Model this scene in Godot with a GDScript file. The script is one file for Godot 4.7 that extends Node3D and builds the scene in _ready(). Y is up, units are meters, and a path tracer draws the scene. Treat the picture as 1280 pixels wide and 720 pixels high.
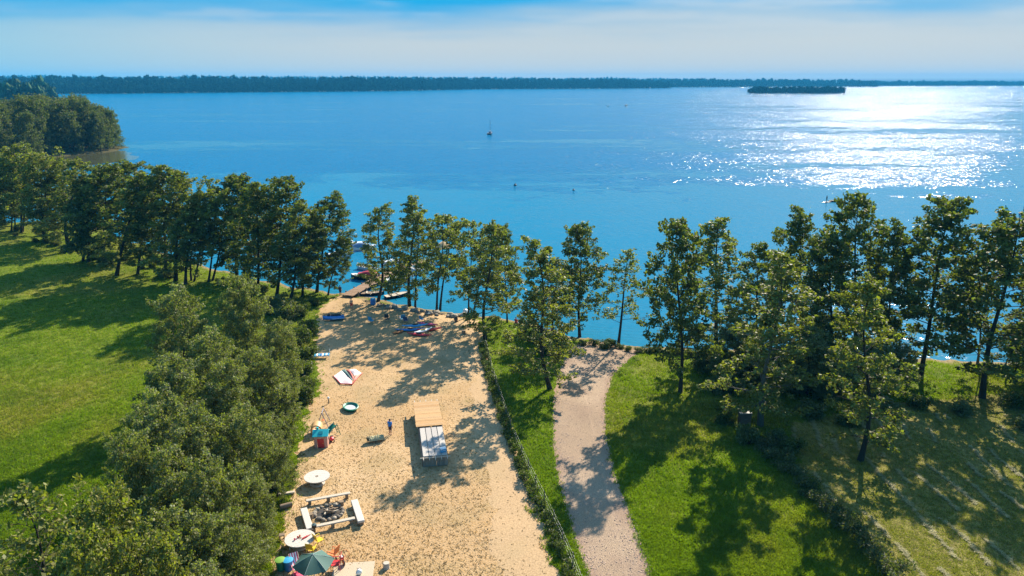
extends Node3D
# A lake shore seen from a drone 32 m up. World: y up, camera looks along -z. Forward distance is called d (= -z).

const PITCH := 15.88
const FOCAL := 914.0
const EYE := 32.0
const WATER := -0.45
var SP := sin(deg_to_rad(PITCH))
var CP := cos(deg_to_rad(PITCH))
var rng := RandomNumberGenerator.new()
var used := {}
var M := {}
var n_low := FastNoiseLite.new()
var n_mid := FastNoiseLite.new()
var n_fine := FastNoiseLite.new()

# ---------------------------------------------------------------- pixels of the photograph to places
func ray(v: float) -> Vector2:   # (forward, down) of the ray through row v
	return Vector2(FOCAL * CP - (v - 360.0) * SP, FOCAL * SP + (v - 360.0) * CP)

func G(u: float, v: float, y := 0.0) -> Vector3:   # where the ray through (u, v) meets the level y
	var r := ray(v)
	var t := (EYE - y) / r.y
	return Vector3((u - 640.0) * t, y, -r.x * t)

func height_at(d: float, v: float) -> float:   # height of the point at forward distance d seen in row v
	var r := ray(v)
	return EYE - d * r.y / r.x

func on(u: float, v: float) -> Vector3:   # the same on the ground
	var p := G(u, v)
	p.y = ground_y(p.x, -p.z)
	return p

# ---------------------------------------------------------------- naming
func numbered(called: String) -> String:
	if not used.has(called):
		used[called] = 0
		return called
	used[called] += 1
	return "%s_%03d" % [called, used[called]]

func tag(o: Node, label: String, category: String, group := "", kind := "") -> Node:
	if label: o.set_meta("label", label)
	if category: o.set_meta("category", category)
	if group: o.set_meta("group", group)
	if kind: o.set_meta("kind", kind)
	return o

func thing(called: String, label: String, category: String, at := Vector3.ZERO, turn := 0.0, group := "") -> Node3D:
	var o := Node3D.new()
	o.name = numbered(called)
	add_child(o)
	o.position = at
	o.rotation.y = turn
	tag(o, label, category, group)
	return o

func part(called: String, mesh: Mesh, m: Material, parent: Node = null) -> MeshInstance3D:
	var o := MeshInstance3D.new()
	o.mesh = mesh
	o.material_override = m
	if parent == null:
		o.name = numbered(called)
		add_child(o)
	else:
		o.name = called
		parent.add_child(o, true)
	return o

func dup(o: Node3D, at: Vector3, turn := 0.0, label := "", group := "") -> Node3D:
	var c: Node3D = o.duplicate()
	c.name = numbered(String(o.name).rstrip("0123456789").trim_suffix("_"))
	add_child(c)
	c.position = at
	c.rotation.y = turn
	if label: c.set_meta("label", label)
	if group: c.set_meta("group", group)
	return c

# ---------------------------------------------------------------- mesh builder
class MB:
	var v := PackedVector3Array()
	var n := PackedVector3Array()
	var c := PackedColorArray()
	var col := Color.WHITE
	var colored := false

	func tri(a: Vector3, b: Vector3, d: Vector3, na := Vector3.ZERO, nb := Vector3.ZERO, nd := Vector3.ZERO) -> void:
		var f := (b - a).cross(d - a)
		if na == Vector3.ZERO:   # flat: the order given is clockwise seen from outside
			na = -f.normalized()
			nb = na
			nd = na
		if f.dot(na + nb + nd) > 0.0:
			var t := b; b = d; d = t
			t = nb; nb = nd; nd = t
		v.append(a); v.append(b); v.append(d)
		n.append(na); n.append(nb); n.append(nd)
		if colored:
			c.append(col); c.append(col); c.append(col)

	func quad(a: Vector3, b: Vector3, d: Vector3, e: Vector3, out: Vector3) -> void:
		tri(a, b, d, out, out, out)
		tri(a, d, e, out, out, out)

	func box(at: Vector3, s: Vector3, bs := Basis.IDENTITY, bev := 0.0) -> void:
		# a box centred at AT; bev > 0 chamfers all its edges
		var h := s * 0.5
		var k := minf(bev, minf(h.x, minf(h.y, h.z)) * 0.6)
		if k <= 0.0:
			for ax in 3:
				for sg in [-1.0, 1.0]:
					var nn := Vector3.ZERO; nn[ax] = sg
					var p: Array[Vector3] = []
					for q: Array in [[-1, -1], [1, -1], [1, 1], [-1, 1]]:
						var w := Vector3.ZERO
						w[ax] = sg * h[ax]
						w[(ax + 1) % 3] = q[0] * h[(ax + 1) % 3]
						w[(ax + 2) % 3] = q[1] * h[(ax + 2) % 3]
						p.append(at + bs * w)
					quad(p[0], p[1], p[2], p[3], (bs * nn).normalized())
			return
		var pt := func(ax: int, s0: Vector3) -> Vector3:   # corner s0 (signs) on the face across ax
			var w := Vector3.ZERO
			for i in 3: w[i] = s0[i] * (h[i] if i == ax else h[i] - k)
			return at + bs * w
		for ax in 3:
			var b1 := (ax + 1) % 3
			var b2 := (ax + 2) % 3
			for sg in [-1.0, 1.0]:
				var p: Array[Vector3] = []
				for q: Array in [[-1, -1], [1, -1], [1, 1], [-1, 1]]:
					var s0 := Vector3.ZERO
					s0[ax] = sg; s0[b1] = q[0]; s0[b2] = q[1]
					p.append(pt.call(ax, s0))
				var nn := Vector3.ZERO; nn[ax] = sg
				quad(p[0], p[1], p[2], p[3], (bs * nn).normalized())
			for s1 in [-1.0, 1.0]:
				for s2 in [-1.0, 1.0]:   # edge along ax between faces b1 and b2
					var a0 := Vector3.ZERO; a0[ax] = -1; a0[b1] = s1; a0[b2] = s2
					var a1 := a0; a1[ax] = 1
					var nn := Vector3.ZERO; nn[b1] = s1; nn[b2] = s2
					quad(pt.call(b1, a0), pt.call(b1, a1), pt.call(b2, a1), pt.call(b2, a0), (bs * nn).normalized())
		for sx in [-1.0, 1.0]:
			for sy in [-1.0, 1.0]:
				for sz in [-1.0, 1.0]:
					var s0 := Vector3(sx, sy, sz)
					var nn := (bs * s0).normalized()
					tri(pt.call(0, s0), pt.call(1, s0), pt.call(2, s0), nn, nn, nn)

	func tube(path: Array, radii: Array, sides := 8, cap := true, squash := 1.0) -> void:
		var m := path.size()
		var rings: Array[PackedVector3Array] = []
		var norms: Array[PackedVector3Array] = []
		var up := Vector3(0.13, 0.2, 0.97).normalized()
		for i in m:
			var t: Vector3 = (path[mini(i + 1, m - 1)] - path[maxi(i - 1, 0)]).normalized()
			var side := t.cross(up)
			if side.length() < 0.1: side = t.cross(Vector3(1, 0, 0))
			side = side.normalized()
			up = side.cross(t).normalized()
			var rr := PackedVector3Array()
			var nn := PackedVector3Array()
			for k in sides:
				var a := TAU * k / sides
				var w := side * cos(a) + up * sin(a) * squash
				rr.append(path[i] + w * radii[i])
				nn.append(w.normalized())
			rings.append(rr)
			norms.append(nn)
		for i in m - 1:
			for k in sides:
				var j := (k + 1) % sides
				tri(rings[i][k], rings[i][j], rings[i + 1][j], norms[i][k], norms[i][j], norms[i + 1][j])
				tri(rings[i][k], rings[i + 1][j], rings[i + 1][k], norms[i][k], norms[i + 1][j], norms[i + 1][k])
		if cap:
			for e in [0, m - 1]:
				var t: Vector3 = (path[1] - path[0]).normalized() * -1.0 if e == 0 else (path[m - 1] - path[m - 2]).normalized()
				for k in sides:
					tri(path[e], rings[e][k], rings[e][(k + 1) % sides], t, t, t)

	func lathe(at: Vector3, profile: Array, sides := 24, bs := Basis.IDENTITY) -> void:
		# profile: Vector2(radius, height) from bottom to top; normals come from the profile, sharp where it turns by more than 40 degrees
		for i in profile.size() - 1:
			var p: Vector2 = profile[i]
			var q: Vector2 = profile[i + 1]
			var d := (q - p).normalized()
			var fn := Vector2(d.y, -d.x)
			var n0 := fn
			var n1 := fn
			if i > 0:
				var e: Vector2 = (p - profile[i - 1]).normalized()
				if e.dot(d) > 0.76: n0 = (fn + Vector2(e.y, -e.x)).normalized()
			if i < profile.size() - 2:
				var e: Vector2 = (profile[i + 2] - q).normalized()
				if e.dot(d) > 0.76: n1 = (fn + Vector2(e.y, -e.x)).normalized()
			for k in sides:
				var a := TAU * k / sides
				var b := TAU * (k + 1) / sides
				var ca := Vector3(cos(a), 0, sin(a))
				var cb := Vector3(cos(b), 0, sin(b))
				var f := func(w: Vector3, z: Vector2) -> Vector3: return at + bs * (w * z.x + Vector3(0, z.y, 0))
				var g := func(w: Vector3, z: Vector2) -> Vector3: return (bs * (w * z.x + Vector3(0, z.y, 0))).normalized()
				if p.x > 1e-5: tri(f.call(ca, p), f.call(cb, p), f.call(cb, q), g.call(ca, n0), g.call(cb, n0), g.call(cb, n1))
				if q.x > 1e-5: tri(f.call(ca, p), f.call(cb, q), f.call(ca, q), g.call(ca, n0), g.call(cb, n1), g.call(ca, n1))

	func grid(pts: Array, outside: Vector3, closed := false) -> void:
		# pts: rows of points; smooth normals; OUTSIDE is a point on the inner side (normals point away from it)
		var rows := pts.size()
		var cols: int = pts[0].size()
		var nr: Array = []
		for i in rows:
			var r := PackedVector3Array()
			for j in cols:
				var jm := (j - 1 + cols) % cols if closed else maxi(j - 1, 0)
				var jp := (j + 1) % cols if closed else mini(j + 1, cols - 1)
				var a: Vector3 = pts[mini(i + 1, rows - 1)][j] - pts[maxi(i - 1, 0)][j]
				var b: Vector3 = pts[i][jp] - pts[i][jm]
				var w := a.cross(b).normalized()
				if w.dot(pts[i][j] - outside) < 0: w = -w
				r.append(w if w.length() > 0.5 else Vector3.UP)
			nr.append(r)
		for i in rows - 1:
			for j in (cols if closed else cols - 1):
				var k := (j + 1) % cols
				tri(pts[i][j], pts[i][k], pts[i + 1][k], nr[i][j], nr[i][k], nr[i + 1][k])
				tri(pts[i][j], pts[i + 1][k], pts[i + 1][j], nr[i][j], nr[i + 1][k], nr[i + 1][j])

	func mesh() -> ArrayMesh:
		var arr := []
		arr.resize(Mesh.ARRAY_MAX)
		arr[Mesh.ARRAY_VERTEX] = v
		arr[Mesh.ARRAY_NORMAL] = n
		if colored: arr[Mesh.ARRAY_COLOR] = c
		var m := ArrayMesh.new()
		m.add_surface_from_arrays(Mesh.PRIMITIVE_TRIANGLES, arr)
		return m

func mb(col = null) -> MB:
	var b := MB.new()
	if col != null:
		b.colored = true
		b.col = col
	return b

func box_mesh(at: Vector3, s: Vector3, bev := 0.01, bs := Basis.IDENTITY) -> ArrayMesh:
	var b := mb()
	b.box(at, s, bs, bev)
	return b.mesh()

func rod(b: MB, p: Vector3, q: Vector3, r: float, sides := 6) -> void:
	b.tube([p, q], [r, r], sides)

# ---------------------------------------------------------------- textures and materials
func noise(freq: float, kind: int, octaves := 4, seed_ := 1) -> FastNoiseLite:
	var f := FastNoiseLite.new()
	f.seed = seed_
	f.frequency = freq
	f.noise_type = kind
	f.fractal_type = FastNoiseLite.FRACTAL_FBM
	f.fractal_octaves = octaves
	return f

func tex(size: int, fn: Callable, layers: Array) -> ImageTexture:
	# layers: FastNoiseLite; fn(values) -> Color (sRGB values, near white: it multiplies the colour of the material)
	var ims: Array[PackedByteArray] = []
	for f: FastNoiseLite in layers:
		var im := f.get_seamless_image(size, size)
		im.convert(Image.FORMAT_L8)
		ims.append(im.get_data())
	var data := PackedByteArray()
	data.resize(size * size * 3)
	var vals := PackedFloat32Array()
	vals.resize(layers.size())
	for i in size * size:
		for k in vals.size(): vals[k] = ims[k][i] / 255.0
		var c: Color = fn.call(vals)
		data[i * 3] = clampi(int(c.r * 255.0), 0, 255)
		data[i * 3 + 1] = clampi(int(c.g * 255.0), 0, 255)
		data[i * 3 + 2] = clampi(int(c.b * 255.0), 0, 255)
	return ImageTexture.create_from_image(Image.create_from_data(size, size, false, Image.FORMAT_RGB8, data))

func normal_tex(size: int, f: FastNoiseLite, strength: float, extra: FastNoiseLite = null, w := 0.5) -> ImageTexture:
	var im := f.get_seamless_image(size, size)
	im.convert(Image.FORMAT_RF)
	if extra:
		var e := extra.get_seamless_image(size, size)
		e.convert(Image.FORMAT_RF)
		var a := im.get_data().to_float32_array()
		var b := e.get_data().to_float32_array()
		for i in a.size(): a[i] = a[i] + b[i] * w
		im = Image.create_from_data(size, size, false, Image.FORMAT_RF, a.to_byte_array())
	im.bump_map_to_normal_map(strength)
	im.convert(Image.FORMAT_RGB8)
	return ImageTexture.create_from_image(im)

func lin(r: float, g: float, b: float) -> Color:   # a linear base colour as the sRGB value that materials take
	return Color(r, g, b).linear_to_srgb()

func mat(c: Color, rough := 0.7, metal := 0.0, extra := {}) -> StandardMaterial3D:   # c is linear
	var m := StandardMaterial3D.new()
	m.albedo_color = Color(c.r, c.g, c.b).linear_to_srgb()
	m.roughness = rough
	m.metallic = metal
	for k in extra: m.set(k, extra[k])
	return m

func world_tex(m: StandardMaterial3D, metres: float) -> StandardMaterial3D:
	m.uv1_triplanar = true
	m.uv1_world_triplanar = true
	m.uv1_scale = Vector3.ONE / metres
	m.uv1_triplanar_sharpness = 4.0
	return m

func slope_tex(size: int, f: FastNoiseLite, spread: float) -> ImageTexture:   # a normal map whose slopes have that standard deviation
	var im := f.get_seamless_image(size, size)
	im.convert(Image.FORMAT_RF)
	var a := im.get_data().to_float32_array()
	var sum := 0.0
	for i in range(0, size * size - size - 1, 7): sum += pow(a[i + 1] - a[i], 2.0) + pow(a[i + size] - a[i], 2.0)
	var k := spread / sqrt(sum * 7.0 / (2.0 * size * size))
	var gust_im := noise(0.006, FastNoiseLite.TYPE_SIMPLEX_SMOOTH, 3, 77).get_seamless_image(size, size)   # gusts: waves are steeper here, flatter there
	gust_im.convert(Image.FORMAT_RF)
	var gust := gust_im.get_data().to_float32_array()
	var data := PackedByteArray()
	data.resize(size * size * 3)
	for j in size:
		var j1 := ((j + 1) % size) * size
		var j0 := j * size
		for i in size:
			var h := a[j0 + i]
			var kk := k * (0.45 + 1.1 * gust[j0 + i])
			var sx := (a[j0 + (i + 1) % size] - h) * kk
			var sy := (a[j1 + i] - h) * kk
			var w := 127.5 / sqrt(1.0 + sx * sx + sy * sy)
			var o := (j0 + i) * 3
			data[o] = int(127.5 - sx * w)
			data[o + 1] = int(127.5 + sy * w)
			data[o + 2] = int(127.5 + w)
	return ImageTexture.create_from_image(Image.create_from_data(size, size, false, Image.FORMAT_RGB8, data))

# ---------------------------------------------------------------- camera, sky, sun
func sun_dir() -> Vector3:   # towards the sun
	var az := deg_to_rad(27.0)
	var el := deg_to_rad(33.0)
	return Vector3(sin(az) * cos(el), sin(el), -cos(az) * cos(el))

func make_sky() -> PanoramaSkyMaterial:
	# Air that is pale near the horizon and deep blue above, thin streaks of cloud, whiter round the sun.
	var w := 2048
	var h := 1024
	var streak := noise(1.0, FastNoiseLite.TYPE_SIMPLEX_SMOOTH, 5, 11)
	var sun := sun_dir()
	var zenith := Vector3(0.080, 0.195, 0.385)
	var blue := Vector3(0.008, 0.190, 0.365)
	var pale := Vector3(0.272, 0.300, 0.305)
	var px := PackedFloat32Array()
	px.resize(w * h * 3)
	for j in h:
		var el := (0.5 - (j + 0.5) / h) * PI
		for i in w:
			var c: Vector3
			if el < 0.0:
				c = Vector3(0.06, 0.08, 0.08)
			else:
				var az := TAU * (i + 0.5) / w
				var dir := Vector3(sin(az) * cos(el), sin(el), -cos(az) * cos(el))
				var deg := rad_to_deg(el)
				var to_sun := maxf(0.0, dir.dot(sun))
				var near := pow(to_sun, 5.0)
				c = blue.lerp(zenith, smoothstep(8.0, 55.0, deg))
				# clouds lie in a flat layer: seen at a slant they draw out into streaks
				var k := 1.0 / (sin(el) + 0.035)
				var cx := dir.x * k
				var cz := dir.z * k
				var nz := streak.get_noise_2d(cx * 0.42 + cz * 0.1, cz * 0.85)
				var nz2 := streak.get_noise_2d(cx * 0.16 + 40.0, cz * 0.22)
				var cover := smoothstep(0.02, 0.42, nz * 0.75 + nz2 * 0.6 + 0.42 * near - 0.06) * 0.75
				c = c.lerp(Vector3(0.30, 0.335, 0.36), cover * (0.35 + 0.65 * near))
				var veil := 1.0 - smoothstep(2.2, 5.6 + 2.5 * nz2 + 3.5 * near, deg + 0.5 * nz)
				var left := Vector3(0.120, 0.268, 0.345)
				c = c.lerp(left.lerp(pale, smoothstep(0.25, 0.75, to_sun)), veil)
				c += Vector3(0.30, 0.31, 0.32) * pow(to_sun, 24.0) * 0.9
			var o := (j * w + i) * 3
			px[o] = c.x
			px[o + 1] = c.y
			px[o + 2] = c.z
	var m := PanoramaSkyMaterial.new()
	m.panorama = ImageTexture.create_from_image(Image.create_from_data(w, h, false, Image.FORMAT_RGBF, px.to_byte_array()))
	return m

func setup() -> void:
	var cam := Camera3D.new()
	cam.name = "camera"
	cam.position = Vector3(0, EYE, 0)
	cam.rotation.x = -deg_to_rad(PITCH)
	cam.fov = rad_to_deg(2.0 * atan(360.0 / FOCAL))
	cam.near = 0.5
	cam.far = 30000.0
	add_child(cam)
	cam.current = true
	var env := Environment.new()
	env.background_mode = Environment.BG_SKY
	var sky := Sky.new()
	sky.sky_material = make_sky()
	env.sky = sky
	env.background_energy_multiplier = 1.0
	env.tonemap_mode = Environment.TONE_MAPPER_LINEAR
	env.tonemap_exposure = 2.25
	env.fog_enabled = true
	env.fog_density = 0.00011
	env.fog_light_color = Color(0.26, 0.71, 0.95)
	env.sdfgi_enabled = true
	env.ssao_enabled = true
	env.ssil_enabled = true
	var we := WorldEnvironment.new()
	we.name = "world_environment"
	we.environment = env
	add_child(we)
	var sun := DirectionalLight3D.new()
	sun.name = "sun"
	sun.light_energy = 1.6
	sun.light_color = Color(1.0, 0.955, 0.88)
	sun.light_angular_distance = 0.5
	sun.shadow_enabled = true
	add_child(sun)
	sun.look_at_from_position(Vector3.ZERO, -sun_dir(), Vector3.UP)

# ---------------------------------------------------------------- the land
var shore_pts: Array[Vector2] = []   # (x, d) of the waterline, x rising

func make_shore() -> void:
	for q: Array in [[0, 238], [60, 262], [150, 296], [265, 334], [340, 352], [400, 364], [432, 367], [470, 370], [500, 380], [550, 388], [590, 393], [620, 396], [645, 400], [690, 412], [725, 421], [775, 430], [830, 434], [900, 436], [1000, 440], [1100, 445], [1180, 449], [1280, 451]]:
		var p := G(q[0], q[1], WATER)
		shore_pts.append(Vector2(p.x, -p.z))
	shore_pts.push_front(Vector2(-260.0, 236.0))
	shore_pts.push_front(Vector2(-600.0, 240.0))
	shore_pts.append(Vector2(100.0, 80.0))
	shore_pts.append(Vector2(300.0, 95.0))

var shore_table := PackedFloat32Array()

func shore_exact(x: float) -> float:
	var s := shore_pts[shore_pts.size() - 1].y
	for i in shore_pts.size() - 1:
		var b := shore_pts[i + 1]
		if x < b.x:
			var a := shore_pts[i]
			s = lerpf(a.y, b.y, clampf((x - a.x) / (b.x - a.x), 0.0, 1.0))
			break
	return s + n_mid.get_noise_2d(x * 2.0, 7.0) * 1.6

func shore_d(x: float) -> float:
	if shore_table.is_empty():
		for i in 2401: shore_table.append(shore_exact(-700.0 + i * 0.5))
	var t := clampf((x + 700.0) * 2.0, 0.0, 2399.0)
	var i := int(t)
	return lerpf(shore_table[i], shore_table[i + 1], t - i)

func ground_y(x: float, d: float) -> float:
	var e := shore_d(x) - d
	if e < 0.0: return maxf(-3.0, WATER + e * 0.09)
	var y := WATER * (1.0 - smoothstep(0.0, 6.0, e))
	var u := clampf((e - 3.0) / 12.0, 0.0, 1.0)
	return y + u * (n_mid.get_noise_2d(x, d) * 0.10 + n_low.get_noise_2d(x, d) * 0.25)

# regions: a signed field, > 0 inside. Polygons are (x, d).
func poly(px: Array) -> PackedVector2Array:
	var out := PackedVector2Array()
	for q: Array in px:
		var p := G(q[0], q[1])
		out.append(Vector2(p.x, -p.z))
	return out

func inside_by(p: PackedVector2Array, q: Vector2) -> float:
	var best := 1e9
	var n := p.size()
	var inn := false
	for i in n:
		var a := p[i]
		var b := p[(i + 1) % n]
		var ab := b - a
		var t := clampf((q - a).dot(ab) / ab.length_squared(), 0.0, 1.0)
		best = minf(best, (a + ab * t).distance_squared_to(q))
		if (a.y > q.y) != (b.y > q.y) and q.x < (b.x - a.x) * (q.y - a.y) / (b.y - a.y) + a.x: inn = not inn
	return sqrt(best) * (1.0 if inn else -1.0)

var sand_poly: PackedVector2Array
var track_poly: PackedVector2Array
var gravel_poly: PackedVector2Array
var hay_poly: PackedVector2Array

const X0 := -130.0
const X1 := 90.0
const D0 := 18.0
const D1 := 168.0
const CELL := 0.5
var gw := int((X1 - X0) / CELL) + 1
var gh := int((D1 - D0) / CELL) + 1
var gy := PackedFloat32Array()

func sand_in(x: float, d: float) -> float:
	var q := Vector2(x, d)
	if x < -40 or x > 14: return -5.0
	return inside_by(sand_poly, q) + n_fine.get_noise_2d(x * 1.3, d * 1.3) * 0.9 + n_mid.get_noise_2d(x * 3.0, d * 3.0) * 0.5

func gravel_in(x: float, d: float) -> float:
	if x < -2 or x > 22 or d > 90: return -5.0
	return inside_by(gravel_poly, Vector2(x, d)) + n_fine.get_noise_2d(x * 2.0, d * 2.0) * 0.22

func track_in(x: float, d: float) -> float:
	if x < -12 or x > 6: return -5.0
	return inside_by(track_poly, Vector2(x, d)) + n_fine.get_noise_2d(x, d) * 0.7 + n_mid.get_noise_2d(x * 2.0, d * 1.2) * 1.3

func hay_in(x: float, d: float) -> float:
	if x < 12: return -5.0
	return inside_by(hay_poly, Vector2(x, d)) + n_fine.get_noise_2d(x, d) * 1.2

func sheet(field: PackedFloat32Array, lift: float, cols: PackedColorArray) -> ArrayMesh:
	# the part of the terrain grid where field > 0, cut triangle by triangle, LIFT above it; shared vertices
	var v := PackedVector3Array()
	var n := PackedVector3Array()
	var c := PackedColorArray()
	var idx := PackedInt32Array()
	var at := PackedInt32Array()
	at.resize(gw * gh)
	at.fill(-1)
	var mids := {}
	for j in gh - 1:
		for i in gw - 1:
			var o := j * gw + i
			if field[o] <= 0 and field[o + 1] <= 0 and field[o + gw] <= 0 and field[o + gw + 1] <= 0: continue
			for t in 2:
				var ids := [o, o + gw + 1, o + 1] if t == 0 else [o, o + gw, o + gw + 1]
				var P: Array[int] = []
				for k in 3:
					var a: int = ids[k]
					var b: int = ids[(k + 1) % 3]
					var fa := field[a]
					var fb := field[b]
					if fa > 0:
						if at[a] < 0:
							at[a] = v.size()
							v.append(Vector3(X0 + (a % gw) * CELL, gy[a] + lift, -(D0 + int(a / gw) * CELL)))
							n.append(ground_n(a))
							c.append(cols[a])
						P.append(at[a])
					if (fa > 0) != (fb > 0):
						var key := mini(a, b) * 1000000 + maxi(a, b)
						if not mids.has(key):
							mids[key] = v.size()
							var f := fa / (fa - fb)
							var pa := Vector3(X0 + (a % gw) * CELL, gy[a] + lift, -(D0 + int(a / gw) * CELL))
							var pb := Vector3(X0 + (b % gw) * CELL, gy[b] + lift, -(D0 + int(b / gw) * CELL))
							v.append(pa.lerp(pb, f))
							n.append(ground_n(a))
							c.append(cols[a].lerp(cols[b], f))
						P.append(mids[key])
				for k in P.size() - 2:
					idx.append(P[0]); idx.append(P[k + 1]); idx.append(P[k + 2])
	var arr := []
	arr.resize(Mesh.ARRAY_MAX)
	arr[Mesh.ARRAY_VERTEX] = v
	arr[Mesh.ARRAY_NORMAL] = n
	arr[Mesh.ARRAY_COLOR] = c
	arr[Mesh.ARRAY_INDEX] = idx
	var m := ArrayMesh.new()
	m.add_surface_from_arrays(Mesh.PRIMITIVE_TRIANGLES, arr)
	return m

func colors_of(field: PackedFloat32Array, fn: Callable) -> PackedColorArray:
	var c := PackedColorArray()
	c.resize(gw * gh)
	for o in gw * gh:
		if field[o] > -1.0: c[o] = fn.call(X0 + (o % gw) * CELL, D0 + int(o / gw) * CELL)
	return c

func ground_n(o: int) -> Vector3:
	var i := clampi(o % gw, 1, gw - 2)
	var j := clampi(int(o / gw), 1, gh - 2)
	o = j * gw + i
	return Vector3(-(gy[o + 1] - gy[o - 1]), 2.0 * CELL, gy[o + gw] - gy[o - gw]).normalized()

func grass_color(x: float, d: float) -> Color:
	var a := n_low.get_noise_2d(x * 1.5, d * 1.5) + 0.5 * n_mid.get_noise_2d(x * 0.7 + 10.0, d * 0.7)
	var b := n_mid.get_noise_2d(x * 1.4 + 90.0, d * 1.4) + 0.35 * n_fine.get_noise_2d(x * 0.8, d * 0.8)
	var c := Vector3(0.165, 0.222, 0.019)
	c = c.lerp(Vector3(0.240, 0.225, 0.050), clampf(a * 1.3 + 0.05, 0.0, 0.75))
	c = c.lerp(Vector3(0.085, 0.145, 0.014), clampf(b * 0.9, 0.0, 0.5))
	var e := shore_d(x) - d
	if e < 2.2: c = c.lerp(Vector3(0.34, 0.27, 0.17), clampf((2.2 - e) / 1.2, 0.0, 1.0))   # bare sand at the waterline
	return Color(c.x, c.y, c.z)

func sand_color(x: float, d: float) -> Color:
	var a := n_low.get_noise_2d(x * 2.5, d * 2.5)
	var b := n_mid.get_noise_2d(x * 2.0 + 30.0, d * 2.0)
	var c := Vector3(0.54, 0.352, 0.180).lerp(Vector3(0.62, 0.425, 0.236), clampf(0.5 + a * 1.6, 0.0, 1.0))
	c = c.lerp(Vector3(0.42, 0.30, 0.15), clampf(b * 1.3, 0.0, 0.6))
	var e := shore_d(x) - d
	if e < 3.0: c = c.lerp(Vector3(0.34, 0.25, 0.15), clampf((3.0 - e) / 1.5 + b, 0.0, 1.0))   # wet sand
	return Color(c.x, c.y, c.z)

func gravel_color(x: float, d: float) -> Color:
	var a := n_low.get_noise_2d(x * 3.0, d * 3.0)
	var b := n_mid.get_noise_2d(x * 2.0, d * 2.0)
	var c := Vector3(0.47, 0.335, 0.225).lerp(Vector3(0.56, 0.41, 0.285), clampf(0.5 + a * 1.5, 0.0, 1.0))
	c = c.lerp(Vector3(0.40, 0.28, 0.20), clampf(b * 1.2, 0.0, 0.6))
	var e := inside_by(gravel_poly, Vector2(x, d))
	if e < 0.7: c = c.lerp(Vector3(0.42, 0.27, 0.19), 0.5 * clampf((0.7 - e) / 0.5 + b, 0.0, 1.0))   # loose reddish gravel thrown to the sides
	return Color(c.x, c.y, c.z)

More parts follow.
